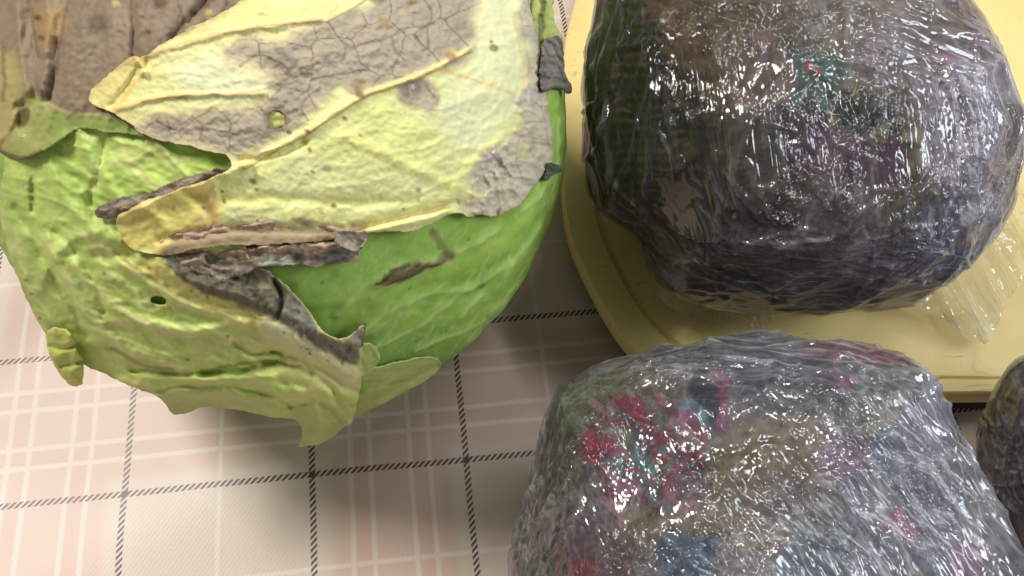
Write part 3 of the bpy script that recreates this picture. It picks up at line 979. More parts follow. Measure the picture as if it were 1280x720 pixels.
    # small dead specks
    for x, y, r, c in ((407, 210, 7, (150, 152, 110)), (387, 188, 3.5, (104, 92, 60)), (390, 215, 3, (110, 98, 62)), (418, 258, 4, (110, 84, 50)), (402, 264, 4, (196, 160, 110)), (523, 237, 5, (164, 146, 132)), (567, 66, 7, (214, 196, 110)), (564, 70, 8, (140, 116, 84)), (617, 60, 6, (112, 104, 78)), (613, 52, 3, (120, 110, 84)), (447, 105, 9, (146, 124, 92)), (450, 117, 7, (84, 66, 50)), (431, 148, 4, (110, 96, 84)), (382, 92, 7, (98, 88, 82)), (380, 89, 2.5, (200, 190, 170)), (362, 166, 4, (82, 66, 50)), (384, 165, 4, (90, 74, 52)), (480, 28, 8, (146, 122, 88)), (515, 2, 6, (150, 118, 72)), (470, -4, 12, (110, 90, 76)), (316, 226, 5, (120, 104, 64)), (320, 236, 3, (120, 104, 64)), (280, 252, 3, (120, 100, 60)), (277, 240, 2.5, (110, 92, 56)), (255, 260, 3, (130, 110, 70)), (505, 262, 2.5, (130, 110, 70)), (450, 170, 3, (150, 138, 90))):
        t.blob(x, y, r, r * 0.75, c, 25, 0.5, 0.85, 3)
    t.blob(346, 149, 16, 16, (104, 86, 68), 0, 0.35, 0.75, 3)
    return t


TC = [([(590, 60), (545, 86), (500, 103), (455, 118), (420, 140), (385, 164), (345, 185), (305, 208)], 0.0011, 4.0), ([(305, 208), (270, 222), (200, 248), (150, 270)], 0.0026, 7),
      ([(140, 138), (185, 124), (240, 118), (330, 116)], 0.0010, 3.5), ([(170, 75), (220, 56), (300, 36), (400, 24)], 0.0010, 4),
      ([(430, 170), (480, 192), (540, 222), (610, 250)], 0.0006, 7), ([(280, 250), (350, 246), (420, 256), (520, 250)], -0.0008, 7), ([(560, 250), (590, 205), (630, 170)], 0.0006, 7),
      ([(200, 300), (260, 288), (340, 285), (450, 288)], -0.0018, 6), ([(440, 284), (500, 272), (570, 254)], -0.0016, 5), ([(430, 292), (500, 282), (560, 264)], 0.0018, 5),
      ([(648, 10), (660, 70), (664, 150)], 0.0024, 8), ([(180, 75), (165, 100), (140, 135)], -0.0012, 5), ([(168, 70), (180, 90)], 0.002, 5), ([(230, 240), (262, 262), (270, 285)], -0.0014, 6),
      ([(180, 260), (210, 280), (205, 310)], 0.0014, 8), ([(300, 200), (330, 200), (380, 178)], -0.0018, 4)]


def top_extra(p, sd):
    d4, _ = sdist(p, G4)
    d1, _ = sdist(p, G1)
    r = sstep(-6, 10, d4) * (0.0018 * fbm(p / 13, 3, 120) + 0.0014 * (ridged(p / 20, 121, 2.5) - 0.35))
    return r + sstep(-4, 12, d1) * (0.0006 * fbm(p / 9, 3, 122)) + 0.0008 * fbm(p / 80, 2, 123) + 0.0036 * sstep(560, 670, p[:, 0])


leaf('leaf', TOP, 0.0064, paint_top, DRY, 0.0005, 5, 0.0004, 55, TC, step=1.6, wang=-22, wst=2.6, tone=0.86, gain=(1.24, 1.22, 1.08), ragged=3.0, rag_scale=10, holes=[(346, 150, 11, 12, 0)], label='yellow leaf with veined grey rot patches and a round hole', seed=110, extra=top_extra, fine=0.0003)

leaf('leaf', [(322, 128), (346, 122), (368, 132), (372, 152), (364, 172), (344, 176), (324, 166)], 0.0056, lambda p, sd: Paint(p, (206, 206, 110), 8), FRESH, 0.0, 4, 0.0004, 20, seed=150)

# ---- rolled, rotten leaf edges


def rot_paint(base, dark, light, ang, seed, stripe=(3.0, 0.5), edge=(70, 62, 54)):
    def f(p, sd):
        t = Paint(p, base, seed)
        t.noise(dark, 12, -0.05, 0.35, 0.9, seed + 1, stripe, ang)
        t.noise(light, 10, 0.12, 0.5, 0.7, seed + 2, stripe, ang)
        t.noise((48, 42, 38), 6, 0.3, 0.5, 0.8, seed + 3)
        t.mix(edge, 0.6 * np.exp(-sd / 2.5))
        return t
    return f


def paint_rot1(p, sd):
    t = Paint(p, (158, 136, 116), 12)
    t.noise((122, 104, 90), 16, -0.1, 0.35, 0.8, 251, (3.0, 0.5), -6)
    t.noise((190, 166, 140), 12, 0.1, 0.45, 0.6, 252, (3.5, 0.5), -6)
    t.poly([(205, 330), (262, 322), (330, 318), (400, 318), (440, 312), (440, 340), (300, 350), (220, 360)], (112, 104, 90), 7, 0.7, 6, 3)
    t.blob(345, 326, 22, 8, (138, 146, 122), -5, 0.4, 0.7, 6)
    t.blob(420, 318, 26, 8, (92, 96, 92), -12, 0.4, 0.8, 6)
    t.blob(375, 322, 9, 9, (64, 60, 54), 0, 0.4, 0.8, 5)
    t.line([(215, 318), (262, 312), (300, 308), (330, 300), (400, 294)], (70, 58, 50), 1.4, 0.8, 3, 2)
    t.blob(266, 312, 9, 10, (52, 44, 38), 10, 0.4, 0.85, 5)
    t.line([(290, 322), (340, 308), (400, 300), (440, 300)], (90, 76, 64), 1.0, 0.6, 4, 4)
    t.line([(300, 336), (350, 333), (405, 332), (448, 318)], (60, 58, 52), 1.6, 0.7, 3, 5)
    t.mix((64, 58, 50), 0.7 * sstep(0.32, 0.5, fbm(p / 6, 3, 253)))
    return t


def ribs(ang, seed, amp=0.0009, sc=22):
    ca, sa = math.cos(math.radians(ang)), math.sin(math.radians(ang))

    def f(p, sd):
        q = np.stack([(p[:, 0] * ca + p[:, 1] * sa) / 4.0, -p[:, 0] * sa + p[:, 1] * ca], 1) / sc
        return amp * (ridged(q * 1.6, seed, 2.5) - 0.4) + 0.7 * amp * fbm(p / 9, 3, seed + 1)
    return f


leaf('rotten_edge', [(188, 312), (206, 296), (250, 284), (300, 276), (350, 272), (420, 274), (452, 280), (464, 289), (454, 300), (447, 312), (451, 320), (430, 329), (408, 331), (394, 337), (376, 330), (348, 334), (326, 333), (306, 344), (290, 346), (262, 360), (240, 352), (224, 350), (206, 334)], 0.0041, paint_rot1, ROT, 0.0012, 4, 0.0016, 20, roll=0.0010, roll_w=14, extra=ribs(-6, 201, 0.0010, 30), seed=202, ragged=3.5, rag_scale=8, rounds=1, tone=0.9,
     crease=[([(212, 318), (262, 312), (300, 308), (330, 300), (400, 294), (450, 292)], -0.0030, 3.0), ([(258, 300), (270, 312), (262, 326)], -0.0026, 4), ([(330, 312), (380, 306), (440, 306)], 0.0016, 5)], gain=(1.5, 1.45, 1.4), label='grey brown shrivelled band of dead leaf')
leaf('rotten_edge', [(116, 266), (124, 258), (142, 249), (166, 244), (186, 243), (200, 234), (228, 223), (252, 216), (282, 209), (304, 208), (296, 219), (268, 228), (240, 240), (206, 254), (176, 262), (150, 272), (126, 274)], 0.0050, rot_paint((142, 124, 108), (84, 70, 60), (206, 184, 134), -24, 210), ROT, 0.001, 4, 0.001, 16, roll=0.0012, roll_w=8, rounds=1, extra=ribs(-24, 211, 0.0007), seed=212, ragged=2.5, rag_scale=7, label='grey rolled strip of dead leaf edge')
leaf('rotten_edge', [(420, 431), (432, 420), (442, 417), (455, 402), (458, 408), (455, 425), (449, 442), (447, 458), (436, 448), (424, 442)], 0.0056, rot_paint((166, 148, 134), (110, 100, 92), (196, 174, 156), 40, 220), DRY, 0.0006, 5, 0.001, 12, seed=221, ragged=2.0, rag_scale=6, rounds=1, label='small torn mauve grey point of leaf')
leaf('rotten_edge', [(416, 288), (440, 290), (462, 289), (455, 304), (446, 315), (432, 310), (420, 304)], 0.0078, rot_paint((190, 176, 148), (150, 138, 116), (214, 204, 176), 10, 225, edge=(120, 108, 92)), DRY, 0.002, 4, 0.001, 10, seed=226, ragged=2.5, rag_scale=6, rounds=1)

# ---- yellow green leaf with dead holes at the top right and its charred curl


def paint_side(p, sd):
    t = Paint(p, (192, 206, 108), 7)
    t.noise((166, 190, 84), 24, -0.1, 0.5, 0.7, 41, (0.6, 2), 0)
    t.noise((218, 222, 150), 20, 0.05, 0.5, 0.6, 42, (0.6, 2), 10)
    for ln, wd in ((((648, -20), (654, 20), (660, 45), (668, 90), (676, 110)), 2.6), (((676, -20), (678, 20), (676, 50), (674, 80)), 2.4), (((665, -10), (662, 15), (654, 30)), 2.2), (((640, 0), (656, 38), (662, 80), (672, 120)), 3.0)):
        t.line(ln, (80, 74, 48), wd, 0.85, 5, 3, 1.5)
    t.mix((60, 56, 40), 0.8 * sstep(0.35, 0.5, fbm(p / 7, 3, 44)))
    t.poly([(640, 30), (664, 40), (676, 100), (672, 150), (650, 150)], (150, 140, 130), 8, 0.7, 6)
    t.mix((206, 186, 110), 0.5 * np.exp(-sd / 2.5))
    return t


leaf('leaf', [(628, -60), (690, -60), (694, -10), (690, 18), (698, 40), (706, 50), (704, 80), (690, 120), (692, 170), (676, 196), (655, 150), (640, 60)], 0.0064, paint_side, FRESH, 0.0010, 6, 0.0018, 20, crease=[([(655, 0), (668, 60), (680, 120)], -0.004, 4), ([(676, -20), (680, 60)], 0.003, 5)], seed=130, ragged=3, label='yellow green leaf with black edged holes')
leaf('rotten_edge', [(678, 52), (684, 48), (698, 42), (703, 54), (705, 72), (706, 96), (717, 108), (713, 118), (700, 112), (688, 112), (678, 118), (674, 96), (676, 70)], 0.0115, rot_paint((118, 110, 98), (70, 64, 58), (150, 148, 140), 60, 230), ROT, 0.003, 4, 0.002, 12, roll=0.004, roll_w=8, extra=ribs(30, 231, 0.0018, 12), seed=232, ragged=3.5, rounds=1, rag_scale=6, label='charred looking dark grey curl of leaf')
leaf('rotten_edge', [(684, 206), (690, 204), (700, 208), (704, 214), (694, 216), (686, 224), (680, 226)], 0.0115, rot_paint((84, 92, 74), (54, 56, 48), (120, 130, 100), 20, 240), ROT, 0.002, 3, 0.001, 8, seed=241, ragged=2.5, rounds=1, rag_scale=5, step=1.6)

# ------------------------------------------------------------------ the film-wrapped bundles


def paper_material(name):
    n = NT(name)
    co = n.coord('Object')
    a = n.attr('pigment').outputs['Color']
    f = n.noise(co, 260, 5, 0.7)
    var = n.math('ADD', 0.62, n.math('MULTIPLY', f, 0.76))
    vc = n.new('ShaderNodeCombineColor')
    for i in range(3):
        n.put(vc.inputs[i], var)
    n.put(n.b.inputs['Base Color'], n.mixc(1.0, a, vc.outputs[0], 'MULTIPLY'))
    n.b.inputs['Roughness'].default_value = 0.75
    n.b.inputs['Specular IOR Level'].default_value = 0.2
    n.put(n.b.inputs['Normal'], n.bump(f, 0.4, 0.0012))
    return n.m


def film_material(name, base_fac=0.095, milk_gain=1.0, rough=0.10, veil=(226, 228, 236)):
    n = NT(name)
    n.t.nodes.remove(n.b)
    co = n.coord('Object')
    fa = n.attr('flow_a').outputs['Vector']
    fb = n.attr('flow_b').outputs['Vector']
    k = n.attr('which').outputs['Fac']
    milk_attr = n.attr('milk').outputs['Fac']
    drops = n.attr('dew').outputs['Fac']
    crk = n.attr('crinkle').outputs['Fac']

    def both(scale, detail, rough_, dist=0.0):
        a = n.noise(fa, scale, detail, rough_, dist)
        b = n.noise(fb, scale, detail, rough_, dist)
        m = n.new('ShaderNodeMix', data_type='FLOAT')
        n.put(m.inputs[0], k)
        n.put(m.inputs[2], a)
        n.put(m.inputs[3], b)
        return m.outputs[0]

    s1 = both(0.050, 3, 0.5, 0.3)
    s2 = both(0.15, 2, 0.5, 0.15)
    ridge = n.math('SUBTRACT', 1.0, n.math('MULTIPLY', n.math('ABSOLUTE', n.math('SUBTRACT', s1, 0.5)), 9.0), clamp=True)
    ridge2 = n.math('SUBTRACT', 1.0, n.math('MULTIPLY', n.math('ABSOLUTE', n.math('SUBTRACT', s2, 0.5)), 8.0), clamp=True)
    crum = n.noise(co, 150, 2, 0.55, 1.6)
    cr = n.math('SUBTRACT', 1.0, n.math('MULTIPLY', n.math('ABSOLUTE', n.math('SUBTRACT', crum, 0.5)), 7.0), clamp=True)
    v = n.new('ShaderNodeTexVoronoi')
    n.put(v.inputs['Vector'], co)
    v.inputs['Scale'].default_value = 620
    dew = n.math('MULTIPLY', n.math('SUBTRACT', 1.0, n.math('MULTIPLY', v.outputs['Distance'], 2.2), clamp=True), drops)
    h = n.math('ADD', n.math('MULTIPLY', ridge, 0.8), n.math('MULTIPLY', n.math('MULTIPLY', ridge2, crk), 0.75))
    h = n.math('ADD', h, n.math('MULTIPLY', n.math('MULTIPLY', cr, n.math('MULTIPLY', crk, crk)), 0.28))
    h = n.math('MULTIPLY', h, n.math('ADD', 0.10, n.math('MULTIPLY', crk, 0.9)))
    h = n.math('ADD', h, n.math('MULTIPLY', dew, 1.2))
    nrm = n.bump(h, 1.0, 0.0012)
    gl = n.new('ShaderNodeBsdfGlossy')
    gl.inputs['Roughness'].default_value = rough
    n.put(gl.inputs['Normal'], nrm)
    gl.inputs['Color'].default_value = (1, 1, 1, 1)
    gl2 = n.new('ShaderNodeBsdfGlossy')
    gl2.inputs['Roughness'].default_value = 0.42
    n.put(gl2.inputs['Normal'], nrm)
    gm = n.new('ShaderNodeMixShader')
    gm.inputs[0].default_value = 0.12
    n.put(gm.inputs[1], gl.outputs[0])
    n.put(gm.inputs[2], gl2.outputs[0])
    tr = n.new('ShaderNodeBsdfTransparent')
    tr.inputs[0].default_value = (0.97, 0.97, 0.97, 1)
    lw = n.new('ShaderNodeLayerWeight')
    lw.inputs[0].default_value = 0.22
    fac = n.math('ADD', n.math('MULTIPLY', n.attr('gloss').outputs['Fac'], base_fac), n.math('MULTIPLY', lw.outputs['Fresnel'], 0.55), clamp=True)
    m1 = n.new('ShaderNodeMixShader')
    n.put(m1.inputs[0], fac)
    n.put(m1.inputs[1], tr.outputs[0])
    n.put(m1.inputs[2], gm.outputs[0])
    df = n.new('ShaderNodeBsdfDiffuse')
    df.inputs[0].default_value = rgba(veil)
    n.put(df.inputs['Normal'], nrm)
    tl = n.new('ShaderNodeBsdfTranslucent')
    tl.inputs[0].default_value = rgba(veil)
    dm = n.new('ShaderNodeMixShader')
    dm.inputs[0].default_value = 0.35
    n.put(dm.inputs[1], df.outputs[0])
    n.put(dm.inputs[2], tl.outputs[0])
    pw = n.math('POWER', n.math('MAXIMUM', ridge, n.math('MULTIPLY', ridge2, 0.7)), 3.0)
    mk = n.math('MULTIPLY', milk_attr, n.math('ADD', 0.07 * milk_gain, n.math('MULTIPLY', pw, 0.6 * milk_gain)), clamp=True)
    m2 = n.new('ShaderNodeMixShader')
    n.put(m2.inputs[0], mk)
    n.put(m2.inputs[1], m1.outputs[0])
    n.put(m2.inputs[2], dm.outputs[0])
    n.put(n.out.inputs[0], m2.outputs[0])
    return n.m


PAPER = paper_material('printed_paper')
FILM = film_material('cling_film')
TAILFILM = film_material('loose_film', 0.08, 0.8)


def flow(q, ang, stretch=13.0):
    ca, sa = math.cos(math.radians(ang)), math.sin(math.radians(ang))
    a = q[:, 0] * ca + q[:, 1] * sa
    b = -q[:, 0] * sa + q[:, 1] * ca
    return np.stack([a / stretch, b, q[:, 2]], 1)


def add_flow(me, name, v):
    a = me.attributes.new(name, 'FLOAT_VECTOR', 'POINT')
    a.data.foreach_set('vector', np.asarray(v, np.float32).ravel())


def bundle(name, label, c_px, cz, floor, half, outline, paint, ang_a, ang_b, which, milk, dew, n=150, e=2.5, seed=0, relief=0.0026, stretch=19.0, crinkle=None, folds=(), gloss=None):
    d = ray([c_px])[0]
    O = CAM + d * ((cz - H) / d[2])
    D = np.linalg.norm(O - CAM)
    root = thing(name, label, 'wrapped bundle', (O[0], O[1], floor), 'bundles wrapped in printed paper and cling film')
    u, f = cube_sphere(n)
    r = (np.abs(u[:, 0] / half[0]) ** e + np.abs(u[:, 1] / half[1]) ** e + np.abs(u[:, 2] / half[2]) ** e) ** (-1 / e)
    v = u * r[:, None]
    # fit the round of the bundle to its outline
    pl = smooth_poly(outline, 2)
    ctr = np.array(c_px, float)
    ang_t = np.arctan2(*(pl - ctr).T[::-1])
    o = np.argsort(ang_t)
    rt = np.hypot(*(pl - ctr).T)[o] - 5.0
    at = ang_t[o]
    at = np.r_[at - 2 * math.pi, at, at + 2 * math.pi]
    rt = np.r_[rt, rt, rt]
    NB = 90
    for it in range(3):
        p = project(O + v) - ctr
        an = np.arctan2(p[:, 1], p[:, 0])
        rr = np.hypot(p[:, 0], p[:, 1])
        b = ((an + math.pi) / (2 * math.pi) * NB).astype(int) % NB
        mx = np.zeros(NB)
        np.maximum.at(mx, b, rr)
        cen = (np.arange(NB) + 0.5) / NB * 2 * math.pi - math.pi
        s = np.interp(cen, at, rt) / mx
        s = (np.roll(s, 1) + 2 * s + np.roll(s, -1)) / 4
        cc = np.r_[cen - 2 * math.pi, cen, cen + 2 * math.pi]
        sv = np.interp(an, cc, np.r_[s, s, s])
        par = (v @ d)[:, None] * d
        v = par + (v - par) * sv[:, None]
    nv = v / np.linalg.norm(v, axis=1)[:, None]
    q3 = v / 0.1
    rel = relief * (0.9 * fbm(q3 * 2.2, 3, seed) + 0.8 * (ridged(q3 * 1.9, seed + 3, 3) - 0.3) + 0.5 * (ridged(q3 * 4.6, seed + 5, 4) - 0.2))
    vb = v + nv * rel[:, None]
    vb[:, 2] = np.maximum(vb[:, 2], floor + 0.0018 - O[2])
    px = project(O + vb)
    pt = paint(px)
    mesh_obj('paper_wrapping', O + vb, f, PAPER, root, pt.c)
    # the film
    qc = (vb @ M) * (F / D)
    qc[:, 1] *= -1
    fa, fb = flow(qc, ang_a, stretch), flow(qc, ang_b, stretch)
    kw = np.clip(which(px), 0, 1)
    ca = ridged(fa / 16, seed + 11, 3) + 0.6 * ridged(fa / 7, seed + 12, 3)
    cb = ridged(fb / 16, seed + 13, 3) + 0.6 * ridged(fb / 7, seed + 14, 3)
    pxn = px
    ck = np.clip(0.32 + 2.0 * fbm(qc / 55, 3, seed + 21), 0, 1)
    if crinkle is not None:
        ck = np.clip(ck * (0.35 + 0.65 * crinkle(px)) + 0.45 * crinkle(px) - 0.15, 0, 1)
    wr = 0.0008 * (ca * (1 - kw) + cb * kw) * (0.25 + 0.75 * ck)
    wr += 0.0005 * ck * (fbm(qc / 11, 2, seed + 15) + ridged(qc / 17, seed + 16, 3))
    wr += 0.0016 * np.clip(fbm(qc / 60, 2, seed + 17), 0, 1)
    # long taut folds of the stretched film
    rng = np.random.RandomState(seed)
    mf = np.zeros(len(px))
    for x0, y0, w0, h0, an0, jit, count, l0, l1 in folds:
        for _ in range(count):
            cx, cy = x0 + w0 * (rng.rand() - 0.5), y0 + h0 * (rng.rand() - 0.5)
            aa = math.radians(an0 + jit * rng.normal())
            L = l0 + (l1 - l0) * rng.rand() ** 2
            bend = rng.normal() * 0.12 * L
            dx, dy = math.cos(aa), math.sin(aa)
            ln = [(cx - dx * L / 2, cy - dy * L / 2), (cx + dy * bend, cy - dx * bend), (cx + dx * L / 2, cy + dy * L / 2)]
            near = (np.abs(px[:, 0] - cx) < L / 2 + 12) & (np.abs(px[:, 1] - cy) < L / 2 + 12) & (nv @ d < 0.1)
            if not near.any():
                continue
            dd, _ = seg_dist(px[near], smooth_line(ln, 2))
            tt = np.abs((px[near] - (cx, cy)) @ np.array([dx, dy])) / (L / 2)
            wdt = 1.6 + 1.6 * rng.rand()
            k_ = np.exp(-(dd / wdt) ** 2) * np.clip(1.15 - tt ** 2, 0, 1)
            wr[near] += (0.0004 + 0.0007 * rng.rand()) * k_
            mf[near] = np.maximum(mf[near], k_ * (0.2 + 0.6 * rng.rand()))
    face = np.clip(-(nv @ d) * 2.2, 0.12, 1)                # drawn tight round the sides
    wr *= face
    vf = vb + nv * (0.0007 + wr)[:, None]
    vf[:, 2] = np.maximum(vf[:, 2], floor + 0.0006 - O[2])
    mk = np.clip(milk(px) * (0.75 + 0.9 * fbm(qc / 45, 3, seed + 18)), 0, 1)
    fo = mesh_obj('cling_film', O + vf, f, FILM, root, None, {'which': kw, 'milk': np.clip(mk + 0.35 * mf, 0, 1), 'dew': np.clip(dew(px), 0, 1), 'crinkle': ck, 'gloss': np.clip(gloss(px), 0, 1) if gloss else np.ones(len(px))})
    add_flow(fo.data, 'flow_a', fa)
    add_flow(fo.data, 'flow_b', fb)
    return root


def soft(px, x, y, rx, ry, ang=0):
    ca, sa = math.cos(math.radians(ang)), math.sin(math.radians(ang))
    d = px - (x, y)
    r = np.hypot((d[:, 0] * ca + d[:, 1] * sa) / rx, (-d[:, 0] * sa + d[:, 1] * ca) / ry)
    return 1 - sstep(0.5, 1.2, r)


def film_tail(root, outline, zf, ang, milk, seed, amp=0.006):
    pl = smooth_poly(outline, 2)
    pl = pl + 3 * np.stack([fbm(pl / 14, 3, seed), fbm(pl / 14, 3, seed + 3)], 1)
    st = 2.4
    lo, hi = pl.min(0) - 4, pl.max(0) + 4
    gx, gy = np.meshgrid(np.arange(lo[0], hi[0], st), np.arange(lo[1], hi[1], st))
    p = np.stack([gx.ravel(), gy.ravel()], 1)
    v, f, p, sd = trim(p, gx.shape, pl)
    q = np.c_[p, np.zeros(len(p))]
    fl = flow(q, ang, 14)
    z = zf(p) + amp * (0.9 * ridged(fl / 22, seed + 5, 2.5) + 0.5 * fbm(p / 30, 3, seed + 6))
    P = on_plane(p, 0.0)
    dd = ray(p)
    P = CAM + dd * ((z - H) / dd[:, 2])[:, None]
    o = mesh_obj('film_tail', P, f, TAILFILM, root, None, {'which': np.zeros(len(p)), 'milk': np.clip(milk * (0.9 + fbm(p / 30, 2, seed)) * (0.7 + 0.8 * np.exp(-sd / 5)), 0, 1), 'dew': np.zeros(len(p)), 'crinkle': np.full(len(p), 0.3), 'gloss': np.ones(len(p))})
    add_flow(o.data, 'flow_a', fl)
    add_flow(o.data, 'flow_b', fl)
    return o


def shards(px, size, amp, seed):
    """the print broken up by the folds of the crumpled paper"""
    rng = np.random.RandomState(seed)
    J = rng.rand(64, 64, 2)
    V = rng.normal(size=(64, 64, 2))
    q = px / size
    i = np.floor(q).astype(int)
    best = np.full(len(q), 9.0)
    off = np.zeros((len(q), 2))
    for dx in (-1, 0, 1):
        for dy in (-1, 0, 1):
            c = i + (dx, dy)
            a, b = c[:, 0] % 64, c[:, 1] % 64
            d = ((c + J[a, b] - q) ** 2).sum(1)
            m = d < best
            best[m] = d[m]
            off[m] = V[a, b][m]
    return px + amp * off


def newsprint(t, raw, seed, a=0.35):
    """columns of unreadable small print, their slant changing from fold to fold"""
    base = shards(raw, 58, 1.0, seed) - raw                 # one constant offset per fold
    ang = base[:, 0] * 1.3
    v = -raw[:, 0] * np.sin(ang) + raw[:, 1] * np.cos(ang)
    u = raw[:, 0] * np.cos(ang) + raw[:, 1] * np.sin(ang)
    ln = sstep(0.0, 0.6, np.sin(v * 2 * math.pi / 7.5))
    wd = sstep(-0.15, 0.1, perlin(np.c_[u / 7.0, np.round(v / 7.5) * 3.1], seed + 2))
    on = (base[:, 1] > 0.25) * 1.0
    t.mix((30, 28, 30), a * ln * wd * on)


def paint_b1(px):
    raw = px
    px = shards(shards(px, 46, 11, 1), 19, 5, 2)
    t = Paint(px, (112, 100, 84), 9)
    t.noise((84, 72, 60), 60, -0.2, 0.35, 0.8, 300)
    t.noise((136, 122, 116), 40, 0.05, 0.5, 0.7, 301)
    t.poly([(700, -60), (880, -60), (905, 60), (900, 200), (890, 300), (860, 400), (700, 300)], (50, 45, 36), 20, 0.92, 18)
    # printed lines
    px = raw + 0.25 * (px - raw)
    y = px[:, 1] + 6 * fbm(px / 50, 2, 302) + 0.05 * px[:, 0]
    ln = sstep(0.1, 0.6, np.sin(y * 2 * math.pi / 13.0) + 0.8 * fbm(np.c_[px[:, 0] / 40, y / 9], 3, 303))
    reg = (1 - sstep(880, 925, px[:, 0])) * sstep(745, 775, px[:, 0]) * (1 - sstep(250, 290, px[:, 1]))
    gcol = sstep(-0.1, 0.25, fbm(px / 45, 2, 304))
    t.mix((34, 60, 30), ln * reg * gcol * 0.85)
    t.mix((92, 80, 60), ln * reg * (1 - gcol) * 0.6)
    t.mix((18, 18, 16), (1 - ln) * reg * 0.55)
    for a in ((905, 40, 70, 60, (118, 98, 78), 0), (880, 10, 90, 30, (104, 88, 66), 0), (1010, 105, 55, 34, (58, 92, 90), 10), (1005, 170, 52, 40, (56, 44, 60), 0), (1050, 190, 50, 30, (92, 62, 84), 0),
              (1098, 108, 22, 28, (100, 90, 64), 30), (1024, 95, 9, 7, (170, 60, 60), 0), (1046, 82, 22, 16, (70, 100, 92), 0), (1085, 150, 34, 16, (44, 62, 48), 35), (1140, 60, 80, 46, (112, 98, 100), 0),
              (1190, 60, 40, 20, (134, 104, 118), 20), (1155, 140, 24, 12, (156, 92, 102), 10), (1200, 170, 70, 80, (136, 124, 136), 0), (1130, 190, 34, 26, (128, 124, 98), 0), (960, 90, 40, 40, (122, 100, 88), 0),
              (920, 280, 50, 44, (94, 68, 92), 0), (1000, 330, 60, 22, (110, 84, 66), 0), (870, 240, 50, 60, (62, 60, 44), 0), (1050, 260, 60, 34, (120, 104, 110), 0), (1030, 345, 220, 44, (128, 116, 116), 0),  # broad pale patch at the end brightens the poorly lit lower half
              (1130, 330, 70, 40, (84, 82, 100), -20), (1180, 280, 50, 40, (110, 112, 138), -20), (880, 370, 90, 34, (70, 64, 54), 0), (800, 330, 40, 60, (44, 38, 30), 0), (1240, 180, 40, 120, (140, 132, 142), 0)):
        t.blob(a[0], a[1], a[2], a[3], a[4], a[5], 0.14, 0.85, 8, int(a[0]))
    t.line([(1040, 100), (1062, 122), (1090, 150), (1110, 165)], (24, 24, 26), 4, 0.8, 4, 1, 3)
    t.line([(1140, 138), (1180, 140), (1215, 152)], (60, 44, 56), 4, 0.7, 6, 1, 4)
    t.noise((40, 36, 36), 14, 0.25, 0.5, 0.6, 308)
    t.noise((150, 138, 140), 12, 0.3, 0.55, 0.4, 309)
    newsprint(t, raw, 21, 0.5)
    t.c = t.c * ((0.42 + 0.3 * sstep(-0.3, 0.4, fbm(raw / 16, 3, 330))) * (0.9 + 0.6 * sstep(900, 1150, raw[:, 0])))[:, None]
    return t


B1 = [(748, -40), (735, 20), (724, 90), (724, 160), (732, 225), (748, 268), (780, 288), (806, 320), (836, 362), (880, 384), (960, 394), (1060, 396), (1130, 386), (1190, 356), (1232, 312), (1262, 262), (1280, 190), (1276, 120), (1256, 60), (1226, 10), (1190, -40), (1120, -85), (1000, -100), (860, -90)]
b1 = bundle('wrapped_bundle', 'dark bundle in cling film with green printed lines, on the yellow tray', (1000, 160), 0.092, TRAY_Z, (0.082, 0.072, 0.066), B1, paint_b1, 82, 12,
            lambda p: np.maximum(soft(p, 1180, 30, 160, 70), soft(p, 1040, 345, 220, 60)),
            lambda p: 0.08 - 0.2 * soft(p, 820, 180, 120, 260) + 0.75 * soft(p, 1235, 190, 80, 180) + 0.65 * soft(p, 1180, 300, 110, 60) + 0.3 * soft(p, 1130, 40, 160, 90) + 0.15 * soft(p, 735, 120, 24, 200) - 0.08 * soft(p, 840, 180, 110, 200) + 0.3 * soft(p, 1060, 260, 90, 60) + 0.5 * soft(p, 1020, 345, 260, 60),  # veil painted on: window haze at right, extra lift on the dim lower half
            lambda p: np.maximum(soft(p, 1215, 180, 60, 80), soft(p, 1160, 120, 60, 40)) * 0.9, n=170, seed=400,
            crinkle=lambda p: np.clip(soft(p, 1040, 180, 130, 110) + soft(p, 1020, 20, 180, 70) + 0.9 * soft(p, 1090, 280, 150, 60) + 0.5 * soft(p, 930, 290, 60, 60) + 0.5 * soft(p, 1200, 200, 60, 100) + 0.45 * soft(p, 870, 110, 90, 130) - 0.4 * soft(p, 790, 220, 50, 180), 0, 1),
            gloss=lambda p: 1 - 0.75 * soft(p, 830, 110, 90, 160),  # gloss turned down where the lamp's glare would fall
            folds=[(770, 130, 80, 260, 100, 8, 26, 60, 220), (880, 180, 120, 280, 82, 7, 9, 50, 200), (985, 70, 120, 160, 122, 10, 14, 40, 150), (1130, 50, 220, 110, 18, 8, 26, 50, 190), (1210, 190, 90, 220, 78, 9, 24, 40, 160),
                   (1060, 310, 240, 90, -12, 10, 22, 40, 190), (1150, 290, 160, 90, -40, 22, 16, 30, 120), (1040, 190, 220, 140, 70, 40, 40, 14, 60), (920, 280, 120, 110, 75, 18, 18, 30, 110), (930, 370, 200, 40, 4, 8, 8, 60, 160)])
film_tail(b1, [(1085, 345), (1110, 290), (1150, 262), (1210, 230), (1300, 190), (1320, 300), (1270, 360), (1248, 400), (1240, 425), (1226, 432), (1214, 428), (1186, 402), (1150, 380), (1110, 372)], lambda p: 0.030 + 0.030 * sstep(400, 260, p[:, 1]) * 1.0, 62, 0.75, 420, 0.010)
film_tail(b1, [(812, 330), (900, 352), (975, 372), (962, 414), (900, 410), (850, 392), (822, 372)], lambda p: TRAY_Z + 0.004 + 0.02 * sstep(400, 340, p[:, 1]), 80, 0.55, 430, 0.008)


